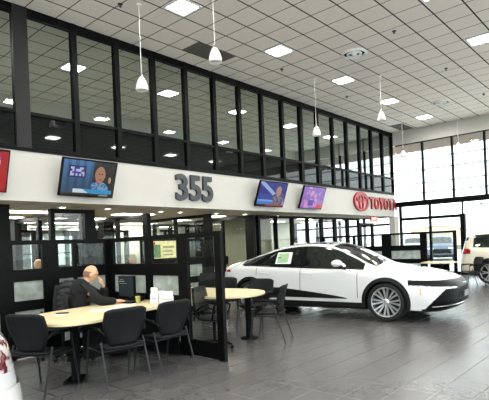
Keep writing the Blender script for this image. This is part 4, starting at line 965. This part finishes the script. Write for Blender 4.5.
def cls_suv(x, y, z, s, xo):
    zl = interp(s.zbelt, xo); zg = interp(s.zg, xo); w_ = s.plan(xo); wg = interp(s.wg, xo)*w_
    if 1.45 < xo < 4.1 and zl+.015 < z < zg-.02 and y > wg-.02 and not 2.5 < xo < 2.6 and not 3.35 < xo < 3.45: return 'side_windows'
    if 1.22 < xo < 2.05 and y < wg-.05 and z > zg: return 'windscreen'
    if xo > 4.3 and 1.18 < z < 1.5 and y < w_*.82: return 'rear_window'
    if z < .42: return 'lower_cladding'
    if xo < .6 and .80 < z < .90 and y > .45: return 'headlights'
    if xo < .5 and .50 < z < .80 and y < .6: return 'grille'
    if xo > 4.15 and .96 < z+s.tl < 1.13 and y > .42: return 'tail_lamp'
    return 'body'
def make_suv(label, loc, deg, paint, coarse=False):
    t = thing('suv', label, 'car', loc, math.radians(deg))
    k = dict(nf=14, nr=12, dx=.06, nv=66) if coarse else dict(nf=24, nr=28, dx=.03, nv=120)
    suv.build(t, cls_suv, {'body': paint, 'side_windows': CARGL, 'windscreen': CARGL, 'rear_window': CARGL, 'lower_cladding': PLASTB, 'headlights': DRL, 'grille': GLOSSB, 'tail_lamp': TAILR}, **k)
    for ax in suv.axles:
        for s_ in (-1, 1): part('arch_cladding', suv.arch(ax, s_), PLASTB, t, True); wheel(t, ax, .80, .36, s_, 5)
        part('wheel_well', MB().box(ax-.38, ax+.38, -.74, .74, .3, .8), PLASTB, t)
    return t
make_suv('pale champagne suv at the right edge, rear end towards the far door', (17.02, .62, 0), 90, PAINTC)
FACET = mat('tail_lamp_facets', (150, 40, 44), .12, noise=.9, nscale=14, coat=1)
for nd in FACET.node_tree.nodes:
    if nd.type == 'VALTORGB':
        e = nd.color_ramp.elements; e[0].position = .46; e[1].position = .54; e[0].color = (*lin((96, 14, 26)), 1); e[1].color = (*lin((205, 196, 198)), 1)
def cls_near(x, y, z, s, xo):
    if xo > 4.42 and .85 < z < 1.045 and y > .40: return 'tail_lamp'
    r_ = cls_sedan(x, y, z, s, xo)
    return r_ if r_ not in ('tail_lamp_bar', 'rear_bumper_insert') else 'body'
t = thing('sedan', 'white car corner with red tail lamp cut by the bottom left edge', 'car', (-3.575, 3.705, 0), 0)
near = Car(**{**sed.__dict__, 'sx': 1.0, 'axles': (.96, 3.81)})
near.build(t, cls_near, {'body': PAINT, 'side_windows': CARGL, 'windscreen': CARGL, 'glass_roof': CARGL, 'rear_window': CARGL, 'lower_cladding': PLASTB, 'headlights': HL, 'grille': GLOSSB, 'tail_lamp': FACET}, dx=.04, nv=90)
for ax in near.axles:
    for s_ in (-1, 1): part('arch_cladding', near.arch(ax, s_), PLASTB, t, True); wheel(t, ax, .80, .368, s_, 8)
    part('wheel_well', MB().box(ax-.38, ax+.38, -.72, .72, .3, .75), PLASTB, t)
part('rear_bumper', near.strip(4.35, 4.925, lambda x: .36, lambda x: .76, -1, 24, 6, .05), PAINT, t, True)
make_suv('silver car parked outside behind the left door pane', (38.4, 15.8, -.04), 21, mat('silver_paint', (176, 188, 200), .3, .3), True)
make_suv('dark blue grey car parked outside behind the right door pane', (31.8, 11.2, -.04), 19, mat('slate_paint', (86, 98, 116), .3, .3), True)
# ================================================================== OUTSIDE
t = thing('building', 'low beige warehouse with a curved roof outside the glazed doors', 'building', (91.5, 32.6, 0), math.radians(19))
BE = mat('beige_cladding', (214, 196, 170), .8, noise=.05, nscale=1)
ro_ = [(-9, 0), (9, 0), (9, 3.2)]+[(9-18*k/16, 3.2+1.5*math.sin(PI*k/16)) for k in range(17)]
def yz(out, x0, x1):
    n_ = len(out); vs = [(x0, y, z) for y, z in out]+[(x1, y, z) for y, z in out]
    return MB().add(vs, [tuple(range(n_-1, -1, -1)), tuple(range(n_, 2*n_))]+[(i, (i+1) % n_, n_+(i+1) % n_, n_+i) for i in range(n_)])
part('walls', yz([(-4.9, 0), (4.9, 0), (4.9, 2.6)]+[(4.9-9.8*k/16, 2.6+1.0*math.sin(PI*k/16)) for k in range(17)], 0, 20), BE, t)
part('roof', yz([(5.1-10.2*k/16, 2.75+1.05*math.sin(PI*k/16)) for k in range(17)]+[(-5.1+10.2*k/16, 2.55+1.0*math.sin(PI*k/16)) for k in range(17)], -.4, 20.4), mat('roof_sheet', (150, 132, 112), .7), t)
part('door', MB().box(-.05, 0, -2, 2, 0, 2.4), mat('roller_door', (168, 160, 148), .7), t)
mono('building', MB().box(78, 90, 52, 74, 0, 3.6).box(77.6, 90.4, 51.6, 74.4, 3.6, 3.9), mat('pale_block', (206, 210, 214), .8), 'long pale flat roofed building outside, left of the curved roof', 'building')
mono('hedge', MB().box(60, 62, 15, 60, -.04, .5), mat('hedge_grey', (110, 112, 100), .9, noise=.4, nscale=2), 'low clipped hedge along the car park', 'hedge')
t = thing('street_lamp', 'thin tall street lamp outside the right hand window', 'street lamp', (42, 11.4, -.04)); part('pole', MB().tube([(0, 0, 0), (0, 0, 4.2)], .07, 8), STEEL, t); part('lamp_head', MB().box(-.1, .5, -.12, .12, 4.2, 4.3), GRAPH, t)
for k, (z, sag) in enumerate(((9.6, .35), (8.5, .3), (7.3, .4), (6.2, .25))):
    pts = [(46, -30+u*100/24, z-sag*4*(u/24)*(1-u/24)*1) for u in range(25)]
    mono('overhead_cable', MB().tube(pts, .055, 6), GRAPH, 'dark overhead cable outside the end windows, %s from the top' % ORD[k], 'cable', 'overhead cables')
for k, y in enumerate((-30, 70)):
    t = thing('utility_pole', 'wooden pole carrying the overhead cables, %s' % ('right' if k == 0 else 'left'), 'pole', (46, y, -.04)); part('pole', MB().tube([(0, 0, 0), (0, 0, 10)], .15, 8), mat('pole_wood', (110, 96, 80), .9), t)
    part('crossarm', MB().box(-.06, .06, -1, 1, 9.3, 9.5), MC['pole_wood'], t)
